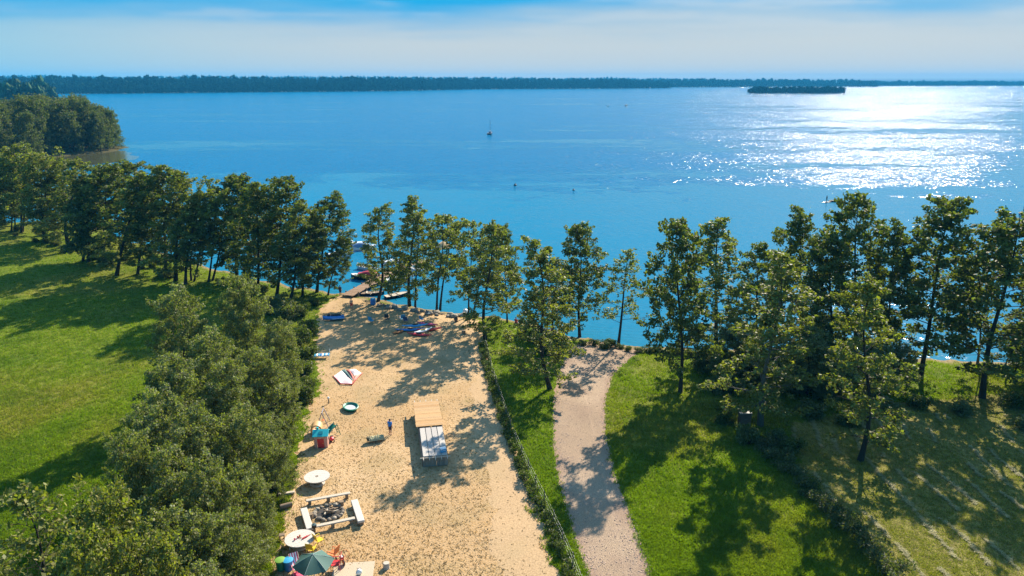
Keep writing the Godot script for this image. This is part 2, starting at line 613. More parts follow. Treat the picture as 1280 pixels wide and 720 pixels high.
func make_land() -> void:
	make_shore()
	sand_poly = poly([[398, 385], [425, 366], [440, 368], [500, 381], [560, 390], [600, 398], [605, 425], [607, 440], [612, 470], [628, 520], [645, 570], [668, 630], [690, 690], [706, 760], [720, 830], [340, 830], [338, 720], [356, 650], [368, 600], [378, 550], [383, 510], [397, 490], [400, 470], [395, 450], [398, 415]])
	track_poly = poly([[592, 520], [600, 560], [612, 620], [622, 680], [630, 760], [720, 830], [700, 740], [688, 700], [664, 630], [640, 565], [622, 515], [606, 465], [598, 470]])
	gravel_poly = poly([[745, 422], [790, 431], [802, 437], [787, 448], [765, 470], [757, 500], [757, 540], [768, 590], [787, 640], [815, 720], [850, 820], [760, 830], [735, 720], [715, 660], [700, 610], [692, 560], [691, 500], [697, 470], [706, 445], [722, 428]])
	hay_poly = poly([[985, 530], [1040, 520], [1120, 505], [1200, 500], [1280, 490], [1420, 500], [1500, 640], [1500, 860], [1190, 860], [1120, 730], [1060, 660], [1000, 590]])
	gy.resize(gw * gh)
	var all := PackedFloat32Array()
	all.resize(gw * gh)
	var f_sand := all.duplicate()
	var f_grav := all.duplicate()
	var f_track := all.duplicate()
	var f_hay := all.duplicate()
	for j in gh:
		for i in gw:
			var x := X0 + i * CELL
			var d := D0 + j * CELL
			var o := j * gw + i
			gy[o] = ground_y(x, d)
			all[o] = 1.0 if gy[o] > -0.9 else -1.0
			f_sand[o] = sand_in(x, d) if gy[o] > -0.7 else -1.0
			f_grav[o] = gravel_in(x, d)
			f_track[o] = track_in(x, d)
			f_hay[o] = hay_in(x, d)
	var grass_t := tex(512, func(p: PackedFloat32Array) -> Color:
		var k := 0.86 + 0.42 * (p[0] - 0.5) + 0.25 * (p[1] - 0.5)
		return Color(k * 1.02, k, k * 0.9), [noise(0.11, FastNoiseLite.TYPE_SIMPLEX_SMOOTH, 4, 3), noise(0.02, FastNoiseLite.TYPE_SIMPLEX, 3, 4)])
	var sand_t := tex(1024, func(p: PackedFloat32Array) -> Color:
		var k := 0.90 + 0.22 * (p[0] - 0.5)
		var s := smoothstep(0.70, 0.80, p[1])   # bits of dry leaf and twig trodden into the sand
		var g := smoothstep(0.62, 0.70, p[2]) * 0.5
		return Color(k, k, k).lerp(Color(0.52, 0.46, 0.34), s * 0.36).lerp(Color(0.80, 0.74, 0.58), g * 0.8), [noise(0.2, FastNoiseLite.TYPE_SIMPLEX_SMOOTH, 3, 6), noise(0.17, FastNoiseLite.TYPE_SIMPLEX_SMOOTH, 2, 7), noise(0.03, FastNoiseLite.TYPE_SIMPLEX_SMOOTH, 4, 8)])
	var grav_t := tex(512, func(p: PackedFloat32Array) -> Color:
		var k := 0.90 + 0.34 * (p[0] - 0.5) + 0.22 * (p[1] - 0.5)
		return Color(k, k * 0.99, k * 0.98), [noise(0.28, FastNoiseLite.TYPE_SIMPLEX, 2, 12), noise(0.06, FastNoiseLite.TYPE_SIMPLEX, 3, 13)])
	var rough_n := normal_tex(512, noise(0.12, FastNoiseLite.TYPE_SIMPLEX_SMOOTH, 4, 21), 9.0)
	M.grass = world_tex(mat(Color.WHITE, 0.9, 0.0, {"vertex_color_use_as_albedo": true, "albedo_texture": grass_t, "normal_enabled": true, "normal_texture": rough_n, "normal_scale": 0.5, "metallic_specular": 0.2}), 9.0)
	M.sand = world_tex(mat(Color.WHITE, 0.95, 0.0, {"vertex_color_use_as_albedo": true, "albedo_texture": sand_t, "normal_enabled": true, "normal_texture": rough_n, "normal_scale": 0.25, "metallic_specular": 0.2}), 11.0)
	M.track = world_tex(mat(Color.WHITE, 0.95, 0.0, {"vertex_color_use_as_albedo": true, "albedo_texture": grav_t, "metallic_specular": 0.2}), 7.0)
	M.gravel = world_tex(mat(Color.WHITE, 0.95, 0.0, {"vertex_color_use_as_albedo": true, "albedo_texture": grav_t, "normal_enabled": true, "normal_texture": rough_n, "normal_scale": 0.8, "metallic_specular": 0.25}), 5.0)
	tag(part("ground", sheet(all, 0.0, colors_of(all, grass_color)), M.grass), "grassy ground of the lake shore with green meadow", "ground", "", "structure")
	tag(part("beach", sheet(f_sand, 0.006, colors_of(f_sand, sand_color)), M.sand), "sandy beach strewn with dry leaves", "beach", "", "structure")
	tag(part("sand_track_road", sheet(f_track, 0.012, colors_of(f_track, func(x: float, d: float) -> Color: return sand_color(x, d).lerp(Color(0.53, 0.375, 0.22), 0.6))), M.track), "smooth sandy track along the wire fence", "road", "", "structure")
	tag(part("gravel_path", sheet(f_grav, 0.008, colors_of(f_grav, gravel_color)), M.gravel), "pale gravel drive that widens toward the water", "path", "", "structure")
	tag(part("mown_hay_field", sheet(f_hay, 0.005, colors_of(f_hay, func(x: float, d: float) -> Color:
		var k := n_mid.get_noise_2d(x * 2.2, d * 0.5)
		var c := Vector3(0.20, 0.19, 0.05).lerp(Vector3(0.33, 0.28, 0.11), clampf(0.35 + k, 0.0, 1.0))
		return Color(c.x, c.y, c.z))), M.grass), "mown field with drying hay", "field", "", "structure")
	# the rest of the land, coarse: out to the sides and behind the camera, and the bed of the lake to the horizon
	var b := mb()
	b.colored = true
	var rects := [[-700.0, X0, -150.0, 300.0], [X1, 420.0, -150.0, 160.0], [X0, X1, -150.0, D0]]
	for r: Array in rects:
		var nx := 40
		var nd := 40
		for i in nx:
			for j in nd:
				var p: Array[Vector3] = []
				for q: Array in [[i, j], [i + 1, j], [i + 1, j + 1], [i, j + 1]]:
					var x: float = lerpf(r[0], r[1], float(q[0]) / nx)
					var d: float = lerpf(r[2], r[3], float(q[1]) / nd)
					p.append(Vector3(x, ground_y(x, d), -d))
				if maxf(maxf(p[0].y, p[1].y), maxf(p[2].y, p[3].y)) < -2.5: continue
				b.col = grass_color(p[0].x, -p[0].z)
				b.quad(p[0], p[1], p[2], p[3], Vector3.UP)
	tag(part("meadow_ground", b.mesh(), M.grass), "wide meadow round the shore", "ground", "", "structure")
	var bed := mb()
	bed.quad(Vector3(-6000, -3.4, 1000), Vector3(6000, -3.4, 1000), Vector3(6000, -3.4, -7000), Vector3(-6000, -3.4, -7000), Vector3.UP)
	tag(part("lake_bed_terrain", bed.mesh(), mat(Color(0.1, 0.1, 0.07), 1.0)), "dark bed under the lake", "terrain", "", "structure")

# ---------------------------------------------------------------- the lake
func make_water() -> void:
	var waves := slope_tex(1024, noise(0.045, FastNoiseLite.TYPE_SIMPLEX_SMOOTH, 4, 31), 0.25)
	var base := {"normal_enabled": true, "normal_texture": waves, "metallic_specular": 0.5}
	M.ruffled = world_tex(mat(Color(0.0, 0.132, 0.285), 0.16, 0.0, base), 46.0)
	M.ruffled.normal_scale = 0.64
	M.ruffled.metallic_specular = 0.13
	M.ruffled.uv1_scale = Vector3(1.0 / 170.0, 1.0 / 90.0, 1.0 / 90.0)
	M.calm = world_tex(mat(Color(0.010, 0.158, 0.275), 0.10, 0.0, base), 30.0)
	M.calm.normal_scale = 0.20
	M.calm.metallic_specular = 0.2
	M.calm.uv1_scale = Vector3(1.0 / 130.0, 1.0 / 44.0, 1.0 / 44.0)
	M.rippled = world_tex(mat(Color(0.002, 0.140, 0.28), 0.14, 0.0, base), 30.0)
	M.rippled.normal_scale = 0.48
	M.rippled.metallic_specular = 0.15
	M.rippled.uv1_scale = Vector3(1.0 / 150.0, 1.0 / 70.0, 1.0 / 70.0)
	M.tree_reflection = world_tex(mat(Color(0.075, 0.075, 0.035), 0.06, 0.0, base), 30.0)  # brown shallows, with the mirrored trees painted into the base colour
	M.tree_reflection.normal_scale = 0.08
	var wind := noise(1.0, FastNoiseLite.TYPE_SIMPLEX_SMOOTH, 4, 41)
	var field := func(x: float, dd: float) -> float:   # > 0 where the water is calm: the lee of the shore, and slicks farther out
		var fine := wind.get_noise_2d(x * 0.09, dd * 0.22) * 0.5
		var lee := (238.0 + 40.0 * wind.get_noise_2d(x * 0.006, 3.0) - dd) / 60.0 + 0.8 * wind.get_noise_2d(x * 0.012, dd * 0.03)
		var s := wind.get_noise_2d(x * 0.0022, dd * 0.011 + 5.0) + 0.5 * wind.get_noise_2d(x * 0.008, dd * 0.04) - 0.50
		var sheltered := (x / dd - 0.68 + 0.10 * wind.get_noise_2d(x * 0.002, dd * 0.006)) * 9.0 - maxf(0.0, dd - 1300.0) / 300.0
		return maxf(maxf(lee, s), sheltered) + fine
	var b := mb()
	b.quad(Vector3(-5900, WATER, 500), Vector3(5900, WATER, 500), Vector3(5900, WATER, -6900), Vector3(-5900, WATER, -6900), Vector3.UP)
	tag(part("lake_water", b.mesh(), M.ruffled), "wide blue lake ruffled by the wind", "lake", "", "structure")
	var cm := mb()
	var rp := mb()
	var reflection := mb()
	var nu := 300
	var low := Vector3(0, 0.003, 0)
	var prev_p := PackedVector3Array()
	var prev_f := PackedFloat32Array()
	var dd := 60.0
	while dd < 3600.0:
		var row_p := PackedVector3Array()
		var row_f := PackedFloat32Array()
		for i in nu + 1:
			var x: float = (float(i) / nu - 0.5) * 2.0 * (dd * 0.80 + 30.0)
			row_p.append(Vector3(x, WATER + 0.008 + dd * 1e-5, -dd))
			row_f.append(field.call(x, dd))
		if prev_p.size():
			var i := 0
			while i < nu:
				var full := row_f[i] > 0 and row_f[i + 1] > 0 and prev_f[i] > 0 and prev_f[i + 1] > 0
				var k := i + 1
				if full:   # one long quad for a run that is calm throughout
					while k < nu and row_f[k + 1] > 0 and prev_f[k + 1] > 0: k += 1
				if not full: cut(rp, [prev_p[i] - low, prev_p[k] - low, row_p[k] - low, row_p[i] - low], [prev_f[i] + 0.3, prev_f[k] + 0.3, row_f[k] + 0.3, row_f[i] + 0.3])
				cut(cm, [prev_p[i], prev_p[k], row_p[k], row_p[i]], [prev_f[i], prev_f[k], row_f[k], row_f[i]])
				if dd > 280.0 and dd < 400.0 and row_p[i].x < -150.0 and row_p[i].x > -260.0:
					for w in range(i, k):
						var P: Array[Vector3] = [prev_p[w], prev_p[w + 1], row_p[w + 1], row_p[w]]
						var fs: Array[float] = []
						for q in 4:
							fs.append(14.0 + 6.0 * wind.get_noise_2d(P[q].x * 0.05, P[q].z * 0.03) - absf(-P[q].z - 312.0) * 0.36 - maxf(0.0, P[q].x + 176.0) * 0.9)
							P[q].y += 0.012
						cut(reflection, P, fs)
				i = k
		prev_p = row_p
		prev_f = row_f
		dd += maxf(1.5, dd * 0.010)
	tag(part("calm_water", cm.mesh(), M.calm), "calm pale water in the lee of the shore and in slicks", "water", "", "structure")
	tag(part("rippled_water", rp.mesh(), M.rippled), "lightly rippled water round the calm slicks", "water", "", "structure")
	tag(part("tree_reflection_water", reflection.mesh(), M.tree_reflection), "brown shallows below the wooded point with the tree reflection painted in", "water", "", "structure")

func cut(b: MB, P: Array[Vector3], f: Array[float]) -> void:
	if f[0] <= 0 and f[1] <= 0 and f[2] <= 0 and f[3] <= 0: return
	var Q: Array[Vector3] = []
	for k in 4:
		var j := (k + 1) % 4
		if f[k] > 0: Q.append(P[k])
		if (f[k] > 0) != (f[j] > 0): Q.append(P[k].lerp(P[j], f[k] / (f[k] - f[j])))
	for k in Q.size() - 2: b.tri(Q[0], Q[k + 1], Q[k + 2], Vector3.UP, Vector3.UP, Vector3.UP)

# ---------------------------------------------------------------- foliage
class Leaves:
	var v := PackedVector3Array()
	var n := PackedVector3Array()
	var c := PackedColorArray()
	var idx := PackedInt32Array()

	func leaf(at: Vector3, long: Vector3, wide: Vector3, col: Color) -> void:
		var o := v.size()
		var nn := long.cross(wide).normalized()
		v.append(at - long); v.append(at + wide - long * 0.15); v.append(at + long); v.append(at - wide - long * 0.15)
		for k in 4:
			n.append(nn)
			c.append(col)
		idx.append(o); idx.append(o + 1); idx.append(o + 2); idx.append(o); idx.append(o + 2); idx.append(o + 3)

	func mesh() -> ArrayMesh:
		var arr := []
		arr.resize(Mesh.ARRAY_MAX)
		arr[Mesh.ARRAY_VERTEX] = v
		arr[Mesh.ARRAY_NORMAL] = n
		arr[Mesh.ARRAY_COLOR] = c
		arr[Mesh.ARRAY_INDEX] = idx
		var m := ArrayMesh.new()
		m.add_surface_from_arrays(Mesh.PRIMITIVE_TRIANGLES, arr)
		return m

func rand_dir(r: RandomNumberGenerator) -> Vector3:
	var z := r.randf_range(-1.0, 1.0)
	var a := r.randf_range(0.0, TAU)
	var s := sqrt(1.0 - z * z)
	return Vector3(s * cos(a), z, s * sin(a))

func puff(L: Leaves, r: RandomNumberGenerator, at: Vector3, rad: Vector3, count: int, size: float, tone: Color, spread := 0.25) -> void:
	for k in count:
		var q := rand_dir(r)
		var p := at + q * rad * pow(r.randf(), 0.45)
		var nn := (rand_dir(r) + Vector3(0, 0.4, 0) + q * 0.35).normalized()
		var a := nn.cross(rand_dir(r)).normalized()
		var b := nn.cross(a)
		var s := size * r.randf_range(0.65, 1.25)
		var f := 1.0 + r.randf_range(-spread, spread)
		L.leaf(p, a * s * 0.62, b * s * 0.40, Color(tone.r * f * r.randf_range(0.9, 1.15), tone.g * f, tone.b * f))

# kinds of tree: h height, w crown width, low where the crown starts (share of h), shape exponent, n limbs, leaves in all, size of a leaf, colours
func make_tree(seed_: int, k: Dictionary) -> Array:
	var r := RandomNumberGenerator.new()
	r.seed = seed_
	var wood := mb()
	var L := Leaves.new()
	var h: float = k.h
	var stems: int = k.get("stems", 1)
	var puffs: Array = []
	for st in stems:
		var hh := h * (1.0 if st == 0 else r.randf_range(0.8, 0.95))
		var lean: Vector3 = Vector3(r.randf_range(-1, 1), 0, r.randf_range(-1, 1)) * h * k.get("lean", 0.03)
		if stems > 1: lean += Vector3(cos(TAU * st / stems + seed_), 0, sin(TAU * st / stems + seed_)) * h * 0.10
		var bend := Vector3(r.randf_range(-1, 1), 0, r.randf_range(-1, 1)) * h * 0.025
		var r0: float = h * k.get("thick", 0.012) * (1.0 if stems == 1 else 0.75)
		var spine := func(t: float) -> Vector3:
			return Vector3(0, hh * t, 0) + lean * t * t + bend * sin(t * PI * 2.0) + Vector3(cos(TAU * st / maxf(stems, 1)), 0, sin(TAU * st / maxf(stems, 1))) * (0.25 if stems > 1 else 0.0)
		var path := []
		var rad := []
		for i in 11:
			var t := i / 10.0
			path.append(spine.call(t) - Vector3(0, 0.3 if i == 0 else 0.0, 0))
			rad.append(maxf(0.02, r0 * (1.0 - 0.93 * t) * (1.35 if i == 0 else 1.0)))
		wood.tube(path, rad, 7, false)
		var limbs: int = k.n / stems
		for i in limbs:
			var t: float = lerpf(k.low, 0.97, pow((i + r.randf()) / limbs, 0.85))
			var rel: float = (t - k.low) / (1.0 - k.low)
			var prof: float = pow(sin(PI * clampf(0.10 + 0.88 * pow(rel, k.get("peak", 0.75)), 0.0, 1.0)), k.get("full", 0.7))
			var reach: float = k.w * 0.5 * prof * r.randf_range(0.62, 1.12) / (1.0 if stems == 1 else 1.25)
			var az := i * 2.399 + r.randf_range(-0.5, 0.5)
			var rise: float = lerpf(k.get("rise0", 0.15), 1.2, rel) * r.randf_range(0.7, 1.2)
			var p0: Vector3 = spine.call(t)
			var out := Vector3(cos(az), 0, sin(az))
			var p1 := p0 + out * reach * 0.5 + Vector3.UP * reach * rise * 0.35
			var p2 := p0 + out * reach + Vector3.UP * reach * rise * 0.75
			var lr := maxf(0.02, r0 * 0.34 * (1.0 - t * 0.7))
			wood.tube([p0, p1, p2], [lr, lr * 0.65, 0.012], 4, false)
			# twigs carry the clumps of leaves
			var twigs := clampi(int(reach * 2.2) + 2, 2, 7)
			for j in twigs:
				var place := lerpf(0.30, 1.0, (j + r.randf()) / twigs)   # where on the limb the twig grows
				var q0 := p0.lerp(p1, minf(place * 2.0, 1.0)).lerp(p2, maxf(0.0, place * 2.0 - 1.0))
				var dir := (rand_dir(r) + out * 0.5 + Vector3.UP * 0.35).normalized()
				var q1 := q0 + dir * r.randf_range(0.3, 1.15) * minf(1.0, reach * 0.6 + 0.25)
				wood.tube([q0, q1], [0.018, 0.008], 3, false)
				puffs.append([q1, r.randf_range(0.6, 1.25), dir])
			puffs.append([p2, r.randf_range(0.7, 1.2), (out + Vector3.UP * rise).normalized()])
		puffs.append([spine.call(0.99), 0.55, Vector3.UP])
		puffs.append([spine.call(0.94), 0.7, Vector3.UP])
	var each: int = maxi(4, int(k.leaves / float(puffs.size())))
	var base: Color = k.col
	var tip: Color = k.col2
	for q: Array in puffs:
		if r.randf() < k.get("gaps", 0.06): continue
		var s: float = q[1]
		var R: float = k.get("puff", 0.75) * s
		# a clump is drawn out along its twig: two overlapping balls
		var tone := base.lerp(tip, r.randf())
		puff(L, r, q[0], Vector3(R, R * 0.72, R), int(each * s * s * 0.65), k.leaf, tone, 0.38)
		puff(L, r, q[0] + q[2] * R * 0.9, Vector3(R, R * 0.8, R) * 0.6, int(each * s * s * 0.35), k.leaf, tone, 0.38)
	return [wood.mesh(), L.mesh()]

var kinds := {}

func make_kinds() -> void:
	M.leaf = mat(Color.WHITE, 0.55, 0.0, {"vertex_color_use_as_albedo": true, "cull_mode": BaseMaterial3D.CULL_DISABLED, "backlight_enabled": true, "backlight": Color(0.92, 1.0, 0.42), "metallic_specular": 0.35})
	M.far_leaf = mat(Color.WHITE, 1.0, 0.0, {"vertex_color_use_as_albedo": true, "metallic_specular": 0.0})
	var bark_t := tex(256, func(p: PackedFloat32Array) -> Color:
		var k := 0.62 + 0.6 * (p[0] - 0.5) + 0.3 * (p[1] - 0.5)
		return Color(k, k * 0.98, k * 0.94), [noise(0.09, FastNoiseLite.TYPE_SIMPLEX, 4, 51), noise(0.3, FastNoiseLite.TYPE_SIMPLEX, 2, 52)])
	M.bark = mat(Color(0.085, 0.066, 0.048), 0.95, 0.0, {"albedo_texture": bark_t, "uv1_triplanar": true, "uv1_scale": Vector3(1.2, 0.35, 1.2)})
	M.pale_bark = mat(Color(0.30, 0.28, 0.25), 0.9, 0.0, {"albedo_texture": bark_t, "uv1_triplanar": true, "uv1_scale": Vector3(1.2, 0.6, 1.2)})
	var olive := Color(0.182, 0.196, 0.058)
	var light := Color(0.262, 0.265, 0.080)
	var dark := Color(0.112, 0.136, 0.044)
	var grey := Color(0.262, 0.274, 0.145)
	var defs := {
		"alder": {"h": 15.0, "w": 6.4, "low": 0.12, "n": 44, "leaves": 14500, "leaf": 0.24, "col": dark, "col2": olive, "puff": 0.50, "full": 0.85, "peak": 0.6, "gaps": 0.15},
		"poplar": {"h": 16.0, "w": 5.6, "low": 0.09, "n": 44, "leaves": 13500, "leaf": 0.22, "col": olive, "col2": light, "puff": 0.46, "peak": 0.5, "full": 0.95, "gaps": 0.18},
		"willow": {"h": 13.0, "w": 8.0, "low": 0.14, "n": 44, "leaves": 16000, "leaf": 0.22, "col": olive, "col2": light, "puff": 0.55, "stems": 2, "peak": 0.6, "gaps": 0.08},
		"thicket": {"h": 12.0, "w": 7.0, "low": 0.06, "n": 60, "leaves": 34000, "leaf": 0.16, "col": olive, "col2": grey, "puff": 0.50, "full": 0.6, "gaps": 0.08, "stems": 2, "peak": 0.55},
		"sparse": {"h": 13.0, "w": 5.4, "low": 0.22, "n": 28, "leaves": 4200, "leaf": 0.23, "col": olive, "col2": light, "puff": 0.45, "peak": 0.45, "gaps": 0.2, "full": 1.0},
		"forked": {"h": 14.0, "w": 6.2, "low": 0.24, "n": 34, "leaves": 9500, "leaf": 0.24, "col": olive, "col2": light, "puff": 0.5, "stems": 2, "gaps": 0.12},
		"distant": {"h": 24.0, "w": 13.0, "low": 0.0, "peak": 0.42, "n": 46, "leaves": 9000, "leaf": 0.55, "col": dark, "col2": Color(0.13, 0.14, 0.04), "puff": 1.35, "full": 0.42},
	}
	for name_: String in defs:
		var list := []
		for i in (2 if name_ in ["sparse", "forked"] else 3):
			list.append(make_tree(100 + name_.hash() % 1000 + i * 17, defs[name_]))
		kinds[name_] = {"def": defs[name_], "list": list}

func tree(kind: String, at: Vector3, h: float, w: float, label: String, group := "", called := "", bark: Material = null, lean := Vector2.ZERO) -> Node3D:
	var K: Dictionary = kinds[kind]
	var m: Array = K.list[rng.randi() % K.list.size()]
	var t := thing(called if called else kind + "_tree", label, "tree", at, 0.0, group)
	var sy: float = h / K.def.h
	var sx: float = w / K.def.w
	var bs := Basis(Vector3.UP, rng.randf() * TAU).scaled(Vector3.ONE)
	bs = Basis.from_scale(Vector3(sx, sy, sx)) * bs
	if lean != Vector2.ZERO: bs.y += Vector3(lean.x, 0, lean.y) * sy
	for q: Array in [["trunk", 0, bark if bark else M.bark], ["crown", 1, M.leaf]]:
		var o := part(q[0], m[q[1]], q[2], t)
		o.transform = Transform3D(bs, Vector3.ZERO)
	return t

func tree_px(kind: String, ub: float, vb: float, ut: float, vt: float, wpx: float, label: String, group := "", bark: Material = null) -> Node3D:
	# foot of the trunk at (ub, vb), top at (ut, vt), crown wpx wide in the photograph
	var p := on(ub, vb)
	var d := -p.z
	var h := height_at(d, vt) - p.y
	var depth := d * CP + (EYE - h) * SP
	var side := (ut - 640.0) / FOCAL * depth - p.x   # how far the top stands off the foot
	var dm := d * CP + (EYE - h * 0.6) * SP
	return tree(kind, p, h, wpx / FOCAL * dm, label, group, "", bark, Vector2(side / h, 0.0))

# ---------------------------------------------------------------- far shores
func wood_on(called: String, label: String, spots: Array, hs: Vector2, aspect: float, tint := Color(0.018, 0.052, 0.034)) -> void:
	# a far wood that reads as one mass: crowns of a few dozen leaf faces each
	var L := Leaves.new()
	var r := RandomNumberGenerator.new()
	r.seed = 5
	for k in 9:
		var y := 0.25 + 0.75 * k / 9.0
		var wd := 0.62 * sqrt(1.0 - pow(absf(y - 0.5) / 0.56, 2.0))
		puff(L, r, Vector3(r.randf_range(-0.25, 0.25) * wd, y, r.randf_range(-0.25, 0.25) * wd), Vector3(wd, 0.16, wd), 12, 0.34, Color(0.8, 0.8, 0.8), 0.3)
	var m := MultiMesh.new()
	m.transform_format = MultiMesh.TRANSFORM_3D
	m.use_colors = true
	m.mesh = L.mesh()
	m.instance_count = spots.size()
	for i in spots.size():
		var h := r.randf_range(hs.x, hs.y) * (1.0 + 0.22 * n_mid.get_noise_2d(spots[i].x * 0.15, spots[i].z * 0.15)) * (1.25 if r.randf() < 0.06 else 1.0)
		m.set_instance_transform(i, Transform3D(Basis(Vector3.UP, r.randf() * TAU) * Basis.from_scale(Vector3(h * aspect, h, h * aspect)), spots[i]))
		var f := r.randf_range(0.7, 1.25)
		m.set_instance_color(i, Color(tint.r * f, tint.g * f * r.randf_range(0.9, 1.1), tint.b * f))
	var o := MultiMeshInstance3D.new()
	o.multimesh = m
	o.material_override = M.far_leaf
	o.name = numbered(called)
	add_child(o)
	tag(o, label, "wood", "", "stuff")

func far_shore(called: String, label: String, wood_label: String, line: Array, tops: Array, deep: float, step: float, hs: Vector2) -> void:
	# LINE: (u, v) of the waterline; TOPS: (u, v) of the skyline, which sets how high the ground climbs
	var r := RandomNumberGenerator.new()
	r.seed = called.hash()
	var at := func(tbl: Array, u: float) -> float:
		for i in tbl.size() - 1:
			if u <= tbl[i + 1][0]: return lerpf(tbl[i][1], tbl[i + 1][1], clampf((u - tbl[i][0]) / (tbl[i + 1][0] - tbl[i][0]), 0.0, 1.0))
		return tbl[-1][1]
	var u0: float = line[0][0]
	var u1: float = line[-1][0]
	var cols := 90
	var rows := 7
	var pts := []
	var climb := func(u: float, f: float) -> Vector3:   # f 0 at the water, 1 at the back
		var p := G(u, at.call(line, u), WATER)
		var d := -p.z
		var dd: float = d + deep * f
		var top: float = maxf(3.0, height_at(d + deep * 0.6, at.call(tops, u)) - hs.y * 0.98 + n_low.get_noise_2d(u * 1.7, f * 20.0 + called.length()) * 5.0)
		return Vector3(p.x * dd / d, -0.9 + (top + 0.9) * smoothstep(0.0, 0.75, f), -dd)
	for i in rows + 1:
		var row := []
		for j in cols + 1: row.append(climb.call(lerpf(u0, u1, float(j) / cols), float(i) / rows))
		pts.append(row)
	var b := mb()
	b.grid(pts, Vector3(0, -9e5, 0))
	tag(part(called, b.mesh(), M.far_ground), label, "hills", "", "structure")
	var spots := []
	var u := u0
	while u < u1:
		var p := G(u, at.call(line, u), WATER)
		var per_u := p.length() / FOCAL
		for f: float in [0.02, 0.07, 0.16, 0.27, 0.4, 0.54, 0.68, 0.85]:
			spots.append(climb.call(u + r.randf_range(-1, 1) * step / per_u * 0.5, clampf(f + r.randf_range(-0.04, 0.04), 0.012, 1.0)) - Vector3(0, 0.6, 0))
		u += step / per_u
	wood_on(called.replace("_hills", "") + "_wood", wood_label, spots, hs, 0.6)

